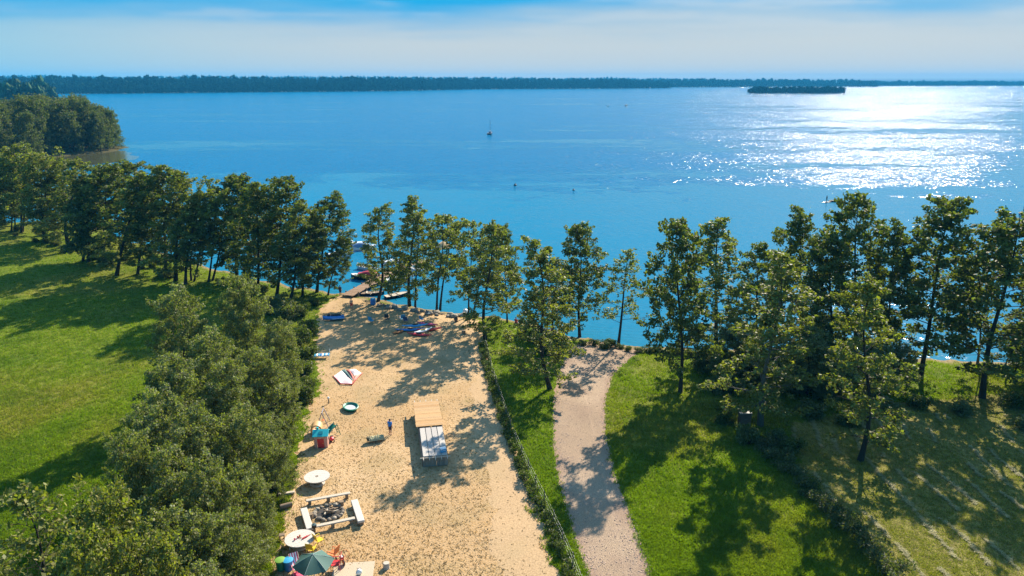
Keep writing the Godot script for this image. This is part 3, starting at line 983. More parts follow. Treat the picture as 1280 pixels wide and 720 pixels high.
func make_far() -> void:
	M.far_ground = mat(Color(0.03, 0.055, 0.03), 1.0)
	far_shore("blue_ridge_hills", "hazy blue ridge rising behind the far shore", "hazy blue woods on the ridge beyond the far shore", [[-60, 106], [500, 106], [880, 106]], [[-60, 94.4], [40, 93.6], [150, 95.2], [330, 94.6], [520, 95.4], [620, 96], [700, 97.2], [760, 96.6], [880, 98]], 900.0, 22.0, Vector2(16, 24))
	far_shore("far_shore_hills", "dark wooded hills of the far shore", "dense dark woods along the far shore", [[-160, 118], [150, 117], [300, 115.5], [480, 114], [600, 111.6], [720, 111], [800, 110.5], [838, 110.2]], [[-160, 95.5], [120, 95.5], [300, 96], [480, 96.5], [600, 97], [720, 97.8], [800, 99.5], [838, 104]], 420.0, 11.0, Vector2(15, 23))
	far_shore("low_spit_hills", "low wooded spit reaching out behind the island", "dark woods on the low spit behind the island", [[800, 109.2], [950, 108.9], [1097, 108.6]], [[800, 98.2], [950, 98.6], [1060, 99.4], [1097, 104]], 600.0, 16.0, Vector2(16, 24))
	far_shore("last_shore_hills", "faint flat shore at the far end of the lake", "faint line of woods at the far end of the lake", [[1060, 107.6], [1200, 107.4], [1420, 107.2]], [[1060, 100.6], [1130, 101.2], [1200, 100.8], [1420, 101.6]], 600.0, 18.0, Vector2(14, 22))
	# the island: two clumps of trees with a gap
	for q: Array in [["wooded_islet", "small dark wooded islet out on the lake", "dark trees of the small islet", 936.0, 980.0], ["wooded_island", "long dark wooded island out on the lake", "dark trees of the long island", 983.0, 1048.0]]:
		var a := G(q[3], 116.6, WATER)
		var c := G(q[4], 116.6, WATER)
		var mid := (a + c) * 0.5
		var half: float = (c.x - a.x) * 0.5
		var b := mb()
		b.lathe(Vector3.ZERO, [Vector2(1.0, -1.5), Vector2(0.97, 0.2), Vector2(0.75, 1.6), Vector2(0, 2.2)], 28)
		var o := part(q[0], b.mesh(), M.far_ground)
		o.position = Vector3(mid.x, WATER, mid.z)
		o.scale = Vector3(half, 1.0, 45.0)
		tag(o, q[1], "island", "", "structure")
		var spots := []
		for k in int(half * 2.2):
			var w := rand_dir(rng)
			spots.append(Vector3(mid.x + half * rng.randf_range(-0.97, 0.97), WATER + 0.4, mid.z + w.z * 36.0))
		wood_on(q[0] + "_wood", q[2], spots, Vector2(8, 15), 0.7)
	# the wood behind the point
	var spots := []
	for k in 1100:
		var d := rng.randf_range(880.0, 1300.0)
		var x := -d * rng.randf_range(0.60, 0.98) - absf(n_low.get_noise_2d(d * 0.3, 0)) * 60.0
		spots.append(Vector3(x, WATER + 0.6, -d))
	wood_on("pale_wood", "paler wood on the shore behind the wooded point", spots, Vector2(17, 25), 0.5, Color(0.07, 0.125, 0.06))
	var pw := mb()
	var ring := []
	for row: Array in [[1.0, -1.5], [0.985, 0.3], [0.6, 1.4], [0.02, 1.8]]:
		var rr := []
		for k in 40:
			var a := TAU * k / 40
			rr.append(Vector3(-985 + 345 * row[0] * cos(a), WATER + row[1], -1090 + 235 * row[0] * sin(a)))
		ring.append(rr)
	pw.grid(ring, Vector3(-985, -900, -1090), true)
	tag(part("pale_wood_land", pw.mesh(), M.far_ground), "low land under the paler wood", "land", "", "structure")
	# the wooded point: each tree is a thing
	var outline := PackedVector2Array([Vector2(-222, 282), Vector2(-208, 300), Vector2(-200, 318), Vector2(-187, 350), Vector2(-191, 372), Vector2(-215, 394), Vector2(-300, 430), Vector2(-430, 440), Vector2(-430, 270), Vector2(-300, 262)])
	var land := []
	for f: float in [1.0, 0.985, 0.95, 0.6, 0.02]:
		var row := []
		for i in outline.size():
			for s in 4:
				var q := outline[i].lerp(outline[(i + 1) % outline.size()], s / 4.0)
				var c := Vector2(-300, 350)
				var e := c + (q - c) * f * (1.0 + 0.012 * n_mid.get_noise_2d(q.x, q.y))
				row.append(Vector3(e.x, {1.0: -1.2, 0.985: -0.3, 0.95: 0.4, 0.6: 1.6, 0.02: 2.4}[f], -e.y))
		land.append(row)
	var pt := mb(Color(0.11, 0.10, 0.05))
	pt.grid(land, Vector3(-300, -900, -350), true)
	tag(part("wooded_point_land", pt.mesh(), M.grass), "low land under the wooded point", "land", "", "structure")
	var count := 0
	var placed: Array[Vector2] = []
	var tries := 0
	while count < 120 and tries < 4000:
		tries += 1
		var q := Vector2(rng.randf_range(-300.0, -186.0), rng.randf_range(272.0, 405.0))
		var e := inside_by(outline, q)
		if e < 1.4 or (e > 26.0 and rng.randf() < 0.5): continue
		var ok := true
		for w in placed:
			if w.distance_to(q) < 6.2:
				ok = false
				break
		if not ok: continue
		placed.append(q)
		var edge := e < 9.0
		var h := rng.randf_range(14.0, 18.0) if edge else rng.randf_range(18.0, 22.5)
		var a: String = ["low waterside", "tall"][0 if edge else 1]
		tree("distant", Vector3(q.x, 0.3 if edge else 1.0, -q.y), h, h * rng.randf_range(0.5, 0.62), a + " broadleaf tree in the wood on the point across the bay", "trees of the wooded point", "broadleaf_tree")
		count += 1

# ---------------------------------------------------------------- trees one can tell apart
func make_trees() -> void:
	var row := "trees along the shore by the meadow"
	for q: Array in [
		["willow", 5, 282, -8, 195, 74, "olive willow at the water's edge, bordering the meadow"],
		["willow", 27, 290, 25, 186, 84, "olive willow at the water's edge, bordering the meadow"],
		["willow", 57, 301, 48, 193, 78, "olive willow at the water's edge, bordering the meadow"],
		["poplar", 86, 307, 90, 199, 62, "light green slender tree between willows and dark alders"],
		["alder", 110, 327, 106, 216, 58, "dark alder in the shore row beside the meadow"],
		["alder", 126, 330, 135, 207, 74, "dark alder in the shore row beside the meadow"],
		["alder", 166, 317, 156, 203, 84, "dark alder in the shore row beside the meadow"],
		["poplar", 146, 345, 176, 218, 62, "light green slender tree in front of the dark alders"],
		["alder", 207, 345, 205, 209, 72, "dark alder in the shore row beside the meadow"],
		["poplar", 220, 352, 228, 215, 66, "light green slender tree in front of the dark alders"],
		["forked", 241, 352, 256, 226, 56, "forked tree with bare stems before open water"],
		["forked", 263, 352, 284, 222, 62, "forked tree with bare stems before open water"],
		["alder", 296, 347, 297, 220, 70, "dark alder in the shore row beside the meadow"],
		["alder", 322, 368, 325, 230, 66, "dark alder between the thicket and the water"],
		["alder", 345, 373, 352, 224, 72, "dark alder between the thicket and the water"],
		["poplar", 362, 378, 376, 252, 52, "light green tree between the thicket and the water"],
		["alder", 396, 363, 412, 246, 62, "tall dark alder beside the start of the pier"],
		["alder", 410, 367, 428, 296, 36, "short dark alder beside the start of the pier"],
		["willow", 16, 289, 8, 200, 60, "olive willow at the water's edge, bordering the meadow"],
		["poplar", 72, 297, 70, 205, 54, "light green slender tree between willows and dark alders"],
		["alder", 103, 326, 120, 222, 50, "dark alder in the shore row beside the meadow"],
		["alder", 172, 343, 190, 222, 56, "dark alder in the shore row beside the meadow"],
		["poplar", 232, 356, 243, 240, 50, "light green slender tree in front of the dark alders"],
		["alder", 310, 352, 312, 240, 54, "dark alder in the shore row beside the meadow"],
		["alder", 378, 371, 392, 262, 50, "dark alder between the thicket and the water"],
	]:
		var girth: String = "broad " if q[5] > 72 else ("narrow " if q[5] < 57 else "")
		tree_px(q[0], q[1], q[2], q[3], q[4], q[5] * 1.12, girth + q[6], row)
	var mid := "trees along the beach edge"
	for q: Array in [
		["poplar", 472, 374, 478, 256, 50, "dense column shaped tree leafy to the ground beside the pier"],
		["poplar", 512, 379, 519, 247, 54, "tall tree with open crown between the pier and the stones"],
		["sparse", 519, 381, 524, 270, 40, "thin tree standing close to the tall open crowned tree"],
		["forked", 548, 385, 562, 264, 64, "forked tree leaning apart among the shore stones"],
		["forked", 588, 394, 602, 274, 52, "thin stemmed tree at the corner of the beach"],
		["poplar", 607, 424, 613, 279, 62, "dense tree at the head of the wire fence"],
		["alder", 634, 402, 630, 282, 34, "narrow dark tree by the waterline beyond the fence"],
		["alder", 691, 409, 696, 325, 48, "thick trunked dark alder at the water on the grass strip"],
		["poplar", 688, 486, 671, 300, 76, "tall slender tree on the grass strip beside the gravel drive"],
		["alder", 725, 417, 728, 281, 58, "bushy tree with bare lower trunk at the top of the gravel drive"],
		["sparse", 773, 427, 785, 312, 56, "sparse young tree with thin crown at the water past the gravel"],
		["alder", 850, 490, 846, 279, 78, "tall tree on the lawn beside the white globe lamp"],
		["poplar", 893, 455, 896, 275, 78, "tall tree between the lawn and the water"],
	]:
		tree_px(q[0], q[1], q[2], q[3], q[4], q[5] * 1.16, q[6], mid)
	var right := "trees round the mown field"
	for q: Array in [
		["alder", 940, 447, 952, 306, 52, "dark dense alder behind the brown cabinet"],
		["alder", 1000, 452, 1000, 268, 66, "tall dark alder at the water between hedge and shore"],
		["poplar", 951, 532, 984, 318, 92, "large light tree with pale trunk beside the brown cabinet"],
		["alder", 1038, 470, 1038, 296, 78, "dark alder in the shady row at the field's head"],
		["alder", 1066, 462, 1071, 246, 84, "tallest dark alder in the shady row at the field's head"],
		["alder", 1108, 462, 1116, 283, 58, "dark alder in the shady row at the field's head"],
		["poplar", 1075, 576, 1094, 345, 84, "light bushy tree standing out in the mown field"],
		["alder", 1150, 472, 1180, 250, 96, "broad dark alder with twin trunks before the little beach"],
		["sparse", 1222, 452, 1226, 318, 44, "thin half bare birch beside the big leaning trunk"],
		["alder", 1228, 498, 1266, 268, 112, "big tree with thick leaning trunk at the field's edge"],
		["alder", 1310, 476, 1330, 262, 90, "dark alder past the big leaning trunk"],
		["forked", 1262, 474, 1272, 392, 52, "low bushy tree beyond the big leaning trunk"],
		["poplar", 1400, 520, 1430, 270, 100, "unseen tree added to shade the outer mown field"],  # out of view, added for the shadow it casts on the field
	]:
		tree_px(q[0], q[1], q[2], q[3], q[4], q[5] * 1.2, q[6], right, M.pale_bark if "birch" in q[6] or "pale" in q[6] else null)
	# shade_wall: bushy trees that fill the gap below the tall ones
	for q: Array in [[905, 472, 6.0, 5.0], [938, 478, 5.5, 5.0], [972, 492, 6.0, 5.5], [1008, 494, 7.0, 5.5], [1044, 506, 6.0, 5.5], [1085, 494, 6.0, 5.0], [1120, 486, 5.0, 4.5], [1018, 470, 7.0, 5.0], [1290, 480, 7.0, 6.0]]:
		tree("thicket", on(q[0], q[1]), q[2], q[3], "low bushy tree filling the shade between field and lake", "bushy trees between field and lake", "bushy_tree")
	# the thicket between the meadow and the beach: tops seen in the photograph, heights from its kind
	var inner := "crowns of the thicket beside the beach"
	for q: Array in [
		["thicket", 215, 366, 12.5, 6.6, "round olive crown at the thicket's end by the dark alders"], ["thicket", 300, 350, 12.5, 6.2, "round olive crown at the thicket's end by the dark alders"],
		["thicket", 258, 418, 11.0, 5.6, ""], ["thicket", 345, 405, 8.5, 4.8, ""], ["thicket", 322, 440, 9.5, 5.2, ""], ["thicket", 275, 462, 10.0, 5.6, ""], ["thicket", 210, 452, 11.0, 5.8, ""],
		["thicket", 350, 470, 6.5, 3.8, ""], ["thicket", 190, 505, 11.0, 5.6, ""], ["thicket", 240, 515, 10.5, 5.6, ""], ["thicket", 298, 515, 9.5, 4.8, ""], ["thicket", 338, 530, 6.5, 3.6, ""],
		["thicket", 205, 570, 10.5, 5.0, ""], ["thicket", 262, 580, 10.0, 4.8, ""], ["thicket", 308, 588, 7.0, 3.8, ""], ["thicket", 162, 545, 11.0, 4.2, ""],
		["thicket", 232, 640, 9.5, 4.8, ""], ["thicket", 276, 655, 8.0, 4.0, ""], ["thicket", 300, 664, 5.5, 3.4, ""], ["thicket", 248, 715, 8.5, 4.2, ""], ["thicket", 286, 735, 6.0, 3.6, ""],
		["willow", 132, 618, 12.0, 5.4, "pale silvery crown at the thicket's meadow corner"], ["willow", 182, 668, 11.0, 4.8, "pale silvery crown at the thicket's meadow corner"], ["willow", 92, 668, 12.0, 5.0, "pale silvery crown at the thicket's meadow corner"],
		["sparse", 30, 612, 12.0, 5.6, "sparse tree with bare dark twigs over the meadow"], ["thicket", 140, 745, 10.0, 5.2, ""], ["thicket", 210, 760, 9.0, 5.0, ""], ["sparse", -40, 680, 12.0, 6.0, "sparse tree with bare dark twigs over the meadow"],
	]:
		var r := ray(q[2])
		var t: float = (EYE - q[3]) / r.y
		var p := Vector3((q[1] - 640.0) * t, 0, -r.x * t)
		p.y = ground_y(p.x, -p.z)
		var near_what := "deep inside the thicket"
		if q[1] > 335.0: near_what = "at the thicket's beach edge, by the " + ("lounger" if q[2] < 450 else ("marker post" if q[2] < 500 else "playhouse"))
		elif q[1] > 284.0: near_what = "in the thicket beside the " + ("kite" if q[2] < 480 else ("playhouse" if q[2] < 560 else ("bare round table" if q[2] < 640 else "bins")))
		elif q[1] < 222.0: near_what = "on the thicket's meadow side"
		var label: String = q[5] if q[5] else ("tall" if q[3] > 9.0 else "low") + " olive green tree " + near_what
		tree(q[0], p, q[3], q[4], label, inner, q[0] + "_tree")

# ---------------------------------------------------------------- low plants
func scatter(called: String, label: String, category: String, mesh: Mesh, m: Material, xf: Array, cols: Array) -> void:
	var mm := MultiMesh.new()
	mm.transform_format = MultiMesh.TRANSFORM_3D
	mm.use_colors = true
	mm.mesh = mesh
	mm.instance_count = xf.size()
	for i in xf.size():
		mm.set_instance_transform(i, xf[i])
		mm.set_instance_color(i, cols[i])
	var o := MultiMeshInstance3D.new()
	o.multimesh = mm
	o.material_override = m
	o.name = numbered(called)
	add_child(o)
	tag(o, label, category, "", "stuff")

func blades(count: int, wide: float, tall: float, seed_: int) -> ArrayMesh:
	var r := RandomNumberGenerator.new()
	r.seed = seed_
	var L := Leaves.new()
	for k in count:
		var a := r.randf() * TAU
		var p := Vector3(cos(a), 0, sin(a)) * wide * sqrt(r.randf())
		var lean := Vector3(cos(a), 0, sin(a)) * r.randf_range(0.0, 0.5) + rand_dir(r) * 0.25
		var up := (Vector3.UP + lean).normalized() * tall * r.randf_range(0.5, 1.0)
		var s := up.cross(rand_dir(r)).normalized() * 0.022
		var f := r.randf_range(0.75, 1.2)
		L.leaf(p + up * 0.5, up * 0.5, s, Color(f, f, f))
	return L.mesh()

func lay(x: float, d: float, s: float, lift := 0.0) -> Transform3D:
	return Transform3D(Basis(Vector3.UP, rng.randf() * TAU) * Basis.from_scale(Vector3(s, s * rng.randf_range(0.7, 1.2), s)), Vector3(x, ground_y(x, d) + lift, -d))

func make_grass() -> void:
	M.hay = mat(Color.WHITE, 0.8, 0.0, {"vertex_color_use_as_albedo": true, "cull_mode": BaseMaterial3D.CULL_DISABLED})
	var xf := []
	var cs := []
	var dry := []
	var dry_c := []
	for k in 150000:
		# even in the picture: more of them near, fewer far away
		var u := rng.randf_range(-30.0, 1310.0)
		var v := 292.0 + 460.0 * pow(rng.randf(), 0.8)
		var p := G(u, v)
		var x := p.x
		var d := -p.z
		if d > 150.0 or shore_d(x) - d < 1.6: continue
		if sand_in(x, d) > -0.15 + 0.9 * pow(rng.randf(), 3.0):
			continue
		if gravel_in(x, d) > -0.05 + 0.35 * pow(rng.randf(), 3.0) or track_in(x, d) > 0: continue
		var h := hay_in(x, d)
		var c := grass_color(x, d)
		var f := rng.randf_range(0.85, 1.3)
		var s := rng.randf_range(0.7, 1.25) * (1.0 + d * 0.004)
		if h > 0.0:
			if rng.randf() < 0.35: continue
			s *= 0.6
			c = Color(0.22, 0.21, 0.06)
		xf.append(lay(x, d, s))
		cs.append(Color(c.r * f * 1.1, c.g * f * 1.1, c.b * f))
	scatter("grass", "green grass of the lawns and the meadow", "grass", blades(11, 0.2, 0.16, 3), M.leaf, xf, cs)
	# hay raked into rows that run up and down the mown field
	for row in 21:
		var x0 := 18.5 + row * 1.75 + rng.randf_range(-0.25, 0.25)
		var d := 36.0
		while d < 66.0:
			d += 0.16
			var x := x0 + n_mid.get_noise_2d(row * 20.0, d * 0.5) * 0.7 + rng.randf_range(-0.11, 0.11) + maxf(0.0, d - 58.0) * 0.25
			if hay_in(x, d) < 0.3 or n_mid.get_noise_2d(x * 2.0 + 50.0, d * 1.2) < -0.08: continue
			dry.append(lay(x, d, rng.randf_range(0.4, 0.85)))
			var f := rng.randf_range(0.8, 1.2)
			dry_c.append(Color(0.30 * f, 0.26 * f, 0.105 * f))
	var H := Leaves.new()
	for k in 26:
		var a := rng.randf() * TAU
		var y := 0.16 * rng.randf()
		H.leaf(Vector3(rng.randf_range(-0.22, 0.22), 0.03 + y, rng.randf_range(-0.22, 0.22)), Vector3(cos(a), rng.randf_range(-0.2, 0.25), sin(a)) * rng.randf_range(0.16, 0.30), Vector3(-sin(a), rng.randf_range(-0.6, 0.6), cos(a)) * 0.02, Color.WHITE * rng.randf_range(0.8, 1.15))
	scatter("hay", "pale hay raked into rows on the mown field", "hay", H.mesh(), M.hay, dry, dry_c)
	# weeds creeping over the edge of the beach, and litter on the sand
	var weeds := []
	var weeds_c := []
	for k in 5200:
		var u := rng.randf_range(345.0, 610.0)
		var v := rng.randf_range(385.0, 735.0)
		var p := G(u, v)
		var x := p.x
		var d := -p.z
		if sand_in(x, d) < 0 or track_in(x, d) > -0.3: continue
		var e := inside_by(sand_poly, Vector2(x, d))
		var patch := n_mid.get_noise_2d(x * 2.6 + 200.0, d * 2.6)
		var keep := patch > 0.30 - 0.55 * maxf(0.0, 1.0 - e / 3.0) - (0.1 if u < 430 and v > 470 else 0.0)
		if not keep or rng.randf() < 0.35: continue
		weeds.append(lay(x, d, rng.randf_range(0.2, 0.6)))
		var f := rng.randf_range(0.7, 1.2)
		weeds_c.append(Color(0.20 * f, 0.19 * f, 0.06 * f) if rng.randf() < 0.5 else Color(0.36 * f, 0.28 * f, 0.13 * f))
	scatter("weeds", "thin weeds growing through the beach sand", "weeds", blades(8, 0.16, 0.10, 5), M.leaf, weeds, weeds_c)
	var bits := []
	var bits_c := []
	for k in 15000:
		var p := G(rng.randf_range(340.0, 690.0), rng.randf_range(372.0, 735.0))
		var x := p.x
		var d := -p.z
		if sand_in(x, d) < 0 or (track_in(x, d) > 0 and rng.randf() < 0.85): continue
		bits.append(Transform3D(Basis(Vector3.UP, rng.randf() * TAU) * Basis(Vector3.RIGHT, rng.randf_range(-0.5, 0.5)) * Basis.from_scale(Vector3.ONE * rng.randf_range(0.5, 1.3)), Vector3(x, ground_y(x, d) + 0.02, -d)))
		var f := rng.randf_range(0.5, 1.3)
		bits_c.append(Color(0.29 * f, 0.19 * f, 0.085 * f))
	var L := Leaves.new()
	L.leaf(Vector3(0, 0.012, 0), Vector3(0.055, 0, 0), Vector3(0, 0.008, 0.04), Color.WHITE)
	L.leaf(Vector3(0.09, 0.02, 0.05), Vector3(0.03, 0.01, 0.03), Vector3(-0.02, 0, 0.03), Color.WHITE)
	scatter("leaf_litter", "dry brown leaves scattered over the beach", "leaf litter", L.mesh(), M.leaf, bits, bits_c)
	# pebbles at the edges of the gravel
	var stones := []
	var stones_c := []
	for k in 9000:
		var p := G(rng.randf_range(685.0, 830.0), rng.randf_range(424.0, 735.0))
		var x := p.x
		var d := -p.z
		var g := gravel_in(x, d)
		if g < -0.25 or rng.randf() < clampf(g * 0.5, 0.0, 0.75): continue
		stones.append(lay(x, d, rng.randf_range(0.35, 0.9), 0.008))
		var f := rng.randf_range(0.45, 1.0)
		stones_c.append(Color(0.58 * f, 0.40 * f, 0.30 * f))
	var pb := mb(Color.WHITE)
	pb.lathe(Vector3.ZERO, [Vector2(0.05, -0.01), Vector2(0.06, 0.02), Vector2(0.035, 0.045), Vector2(0, 0.05)], 6)
	scatter("pebbles", "loose reddish pebbles along the gravel drive", "pebbles", pb.mesh(), mat(Color.WHITE, 0.9, 0.0, {"vertex_color_use_as_albedo": true}), stones, stones_c)

var shrubs := []

func make_shrub_kinds() -> void:
	var cols := [[Color(0.085, 0.115, 0.026), Color(0.14, 0.16, 0.04)], [Color(0.12, 0.14, 0.05), Color(0.18, 0.195, 0.085)]]
	for i in 2:
		for j in 2:
			var r := RandomNumberGenerator.new()
			r.seed = 900 + i * 10 + j
			var L := Leaves.new()
			var w := mb()
			for k in 16:
				var a := r.randf() * TAU
				var q := Vector3(cos(a) * 0.75 * sqrt(r.randf()), r.randf_range(0.25, 1.15), sin(a) * 0.75 * sqrt(r.randf()))
				w.tube([Vector3(q.x * 0.12, -0.1, q.z * 0.12), q * Vector3(0.55, 0.6, 0.55), q], [0.03, 0.02, 0.008], 4, false)
				var c: Color = cols[i][0].lerp(cols[i][1], r.randf())
				puff(L, r, q, Vector3(0.42, 0.34, 0.42), 110, 0.13, c)
			shrubs.append([w.mesh(), L.mesh()])

func shrub(kind: int, at: Vector3, h: float, w: float, label: String, group: String) -> void:
	var m: Array = shrubs[kind * 2 + rng.randi() % 2]
	var t := thing("shrub", label, "shrub", at, 0.0, group)
	var bs := Basis.from_scale(Vector3(w / 2.0, h / 1.4, w / 2.0)) * Basis(Vector3.UP, rng.randf() * TAU)
	part("stems", m[0], M.bark, t).transform = Transform3D(bs, Vector3.ZERO)
	part("foliage", m[1], M.leaf, t).transform = Transform3D(bs, Vector3.ZERO)

func line_of(px: Array) -> Array[Vector3]:
	var out: Array[Vector3] = []
	for q: Array in px: out.append(on(q[0], q[1]))
	return out

func along(line: Array[Vector3], s: float) -> Vector3:
	for i in line.size() - 1:
		var l := line[i].distance_to(line[i + 1])
		if s <= l: return line[i].lerp(line[i + 1], s / l)
		s -= l
	return line[-1]

func length_of(line: Array[Vector3]) -> float:
	var l := 0.0
	for i in line.size() - 1: l += line[i].distance_to(line[i + 1])
	return l

func hedge(label: String, line: Array[Vector3], h: float, w: float, cols: Array, seed_: int, per_m: int) -> void:
	var r := RandomNumberGenerator.new()
	r.seed = seed_
	var L := Leaves.new()
	var stems := mb()
	var len_ := length_of(line)
	var t := thing("hedge", label, "hedge", line[0], 0.0)
	var s := 0.0
	while s < len_:
		var p := along(line, s)
		var k := 0.75 + 0.5 * n_mid.get_noise_2d(s * 3.0, seed_) + r.randf_range(-0.2, 0.25)
		for j in 3:
			var q := p - line[0] + Vector3(r.randf_range(-0.5, 0.5) * w, h * k * r.randf_range(0.25, 0.85), r.randf_range(-0.3, 0.3))
			puff(L, r, q, Vector3(0.36 * w, 0.26 * h * k + 0.1, 0.4), int(per_m * 0.5 / 3.0), 0.13, (cols[0] as Color).lerp(cols[1], r.randf()))
			if j == 0: stems.tube([p - line[0] - Vector3(0, 0.1, 0), q], [0.02, 0.008], 4, false)
		s += 0.5
	tag(part("stems", stems.mesh(), M.bark, t), "", "", "", "stuff")
	part("foliage", L.mesh(), M.leaf, t)

func make_low_plants() -> void:
	make_shrub_kinds()
	var fence_line := line_of([[603, 430], [608, 455], [621, 500], [637, 548], [655, 590], [676, 634], [695, 676], [713, 718], [735, 780]])
	hedge("strip of tall dark weeds under the wire fence beside the beach", fence_line, 0.75, 0.85, [Color(0.06, 0.09, 0.02), Color(0.15, 0.17, 0.05)], 61, 420)
	hedge("bushy clipped hedge between the lawn and the mown field", line_of([[950, 556], [985, 592], [1020, 626], [1060, 666], [1100, 708], [1160, 776]]), 1.5, 1.5, [Color(0.06, 0.085, 0.03), Color(0.16, 0.17, 0.08)], 62, 620)
	# fence
	var f := thing("wire_fence", "wire fence on thin grey posts between beach and grass strip", "fence", fence_line[0])
	var post := mb()
	post.tube([Vector3(0, -0.3, 0), Vector3(0, 1.28, 0), Vector3(0, 1.3, 0)], [0.045, 0.042, 0.02], 8)
	var pm := post.mesh()
	var len_ := length_of(fence_line)
	var tops: Array[Vector3] = []
	var s := 0.4
	while s < len_:
		var p := along(fence_line, s) - fence_line[0] + Vector3(0.35, 0, 0)
		var o := part("post", pm, M.post_wood, f)
		o.position = p
		o.rotation = Vector3(rng.randf_range(-0.05, 0.05), rng.randf() * TAU, rng.randf_range(-0.05, 0.05))
		tops.append(p)
		s += 2.6
	for y: float in [0.35, 0.75, 1.15]:
		var w := mb()
		for i in tops.size() - 1: rod(w, tops[i] + Vector3(0.02, y, 0), tops[i + 1] + Vector3(0.02, y, 0), 0.006, 4)
		part("wire", w.mesh(), M.steel, f)
	# shrubs
	for q: Array in [[915, 492, 1, 2.6, 3.2, "pale bush in front of the large light tree's pale trunk"], [892, 492, 1, 2.0, 2.4, "pale bush in front of the large light tree's pale trunk"], [903, 528, 0, 1.6, 2.2, "green bush at the lawn's corner beside the brown cabinet"], [935, 556, 1, 2.0, 2.4, "pale bush at the head of the clipped hedge"], [968, 556, 1, 1.8, 2.2, "pale bush at the head of the clipped hedge"], [990, 566, 0, 1.5, 2.4, "green bush at the head of the clipped hedge"]]:
		shrub(q[2], on(q[0], q[1]), q[3], q[4], q[5], "bushes round the brown cabinet")
	for q: Array in [[880, 462, 1, 2.6, 3.6], [925, 470, 0, 2.4, 3.4], [960, 480, 1, 2.2, 3.4], [1000, 488, 0, 2.4, 3.6], [1040, 500, 1, 2.0, 3.6], [1080, 498, 0, 2.0, 3.2], [1012, 520, 1, 1.6, 3.0], [1060, 530, 0, 1.4, 2.8], [1110, 520, 1, 1.5, 3.0], [1150, 512, 0, 1.4, 2.8], [1200, 520, 1, 1.2, 2.4], [1270, 510, 0, 1.6, 3.0], [1290, 540, 1, 1.4, 3.0]]:
		shrub(q[2], on(q[0], q[1]), q[3], q[4], "leafy shrub in the deep shade under the field's trees", "shrubs in the shade")
	var u := 618.0
	while u < 940.0:
		var v := 402.0
		for i in 5:
			var T := [[618, 402], [690, 420], [725, 428], [790, 436], [860, 441], [940, 446]]
			if u >= T[i][0] and u <= T[i + 1][0]: v = lerpf(T[i][1], T[i + 1][1], (u - T[i][0]) / (T[i + 1][0] - T[i][0]))
		var h := rng.randf_range(0.6, 1.2)
		if not (u > 628 and u < 668): shrub(0 if rng.randf() < 0.6 else 1, on(u, v + rng.randf_range(-2.0, 3.0)), h, h * rng.randf_range(1.4, 2.2), "low green shrub on the bank at the waterline", "shrubs along the bank")
		u += rng.randf_range(9.0, 15.0)
	for q: Array in [[668, 428, 1.6], [700, 432, 1.3], [655, 418, 1.2], [684, 442, 1.2]]:
		shrub(0, on(q[0], q[1]), q[2], q[2] * 1.7, "leafy shrub under the trees of the grass strip", "shrubs of the grass strip")
	for q: Array in [[318, 385, 2.2], [338, 392, 2.4], [360, 398, 2.4], [378, 395, 1.8], [384, 418, 1.8], [374, 432, 2.2], [385, 450, 1.6], [378, 470, 1.8], [386, 486, 1.2], [376, 505, 1.8], [362, 530, 1.5], [352, 560, 1.6], [346, 590, 1.6], [334, 625, 1.6], [322, 660, 1.6], [308, 700, 1.8], [392, 382, 1.2]]:
		shrub(0 if rng.randf() < 0.5 else 1, on(q[0], q[1]), q[2] * 1.1, q[2] * 1.7, "bush at the thicket's foot beside the beach", "bushes at the thicket's foot")
	for k in 26:
		var uu := rng.randf_range(10.0, 330.0)
		var vv := lerpf(292.0, 376.0, clampf((uu - 10.0) / 320.0, 0, 1)) + rng.randf_range(-8.0, 8.0)
		var p := on(uu, vv)
		if shore_d(p.x) + p.z < 1.5: continue
		var h := rng.randf_range(0.8, 1.8)
		shrub(k % 2, p, h, h * 1.9, "undergrowth bush at the foot of the meadow's shore trees", "undergrowth under the shore trees")

# ---------------------------------------------------------------- things on the beach
func wood(c: Color, rough := 0.85) -> StandardMaterial3D:
	return mat(c, rough, 0.0, {"albedo_texture": M.wood_t, "uv1_triplanar": true, "uv1_scale": Vector3(2.2, 0.7, 0.7)})

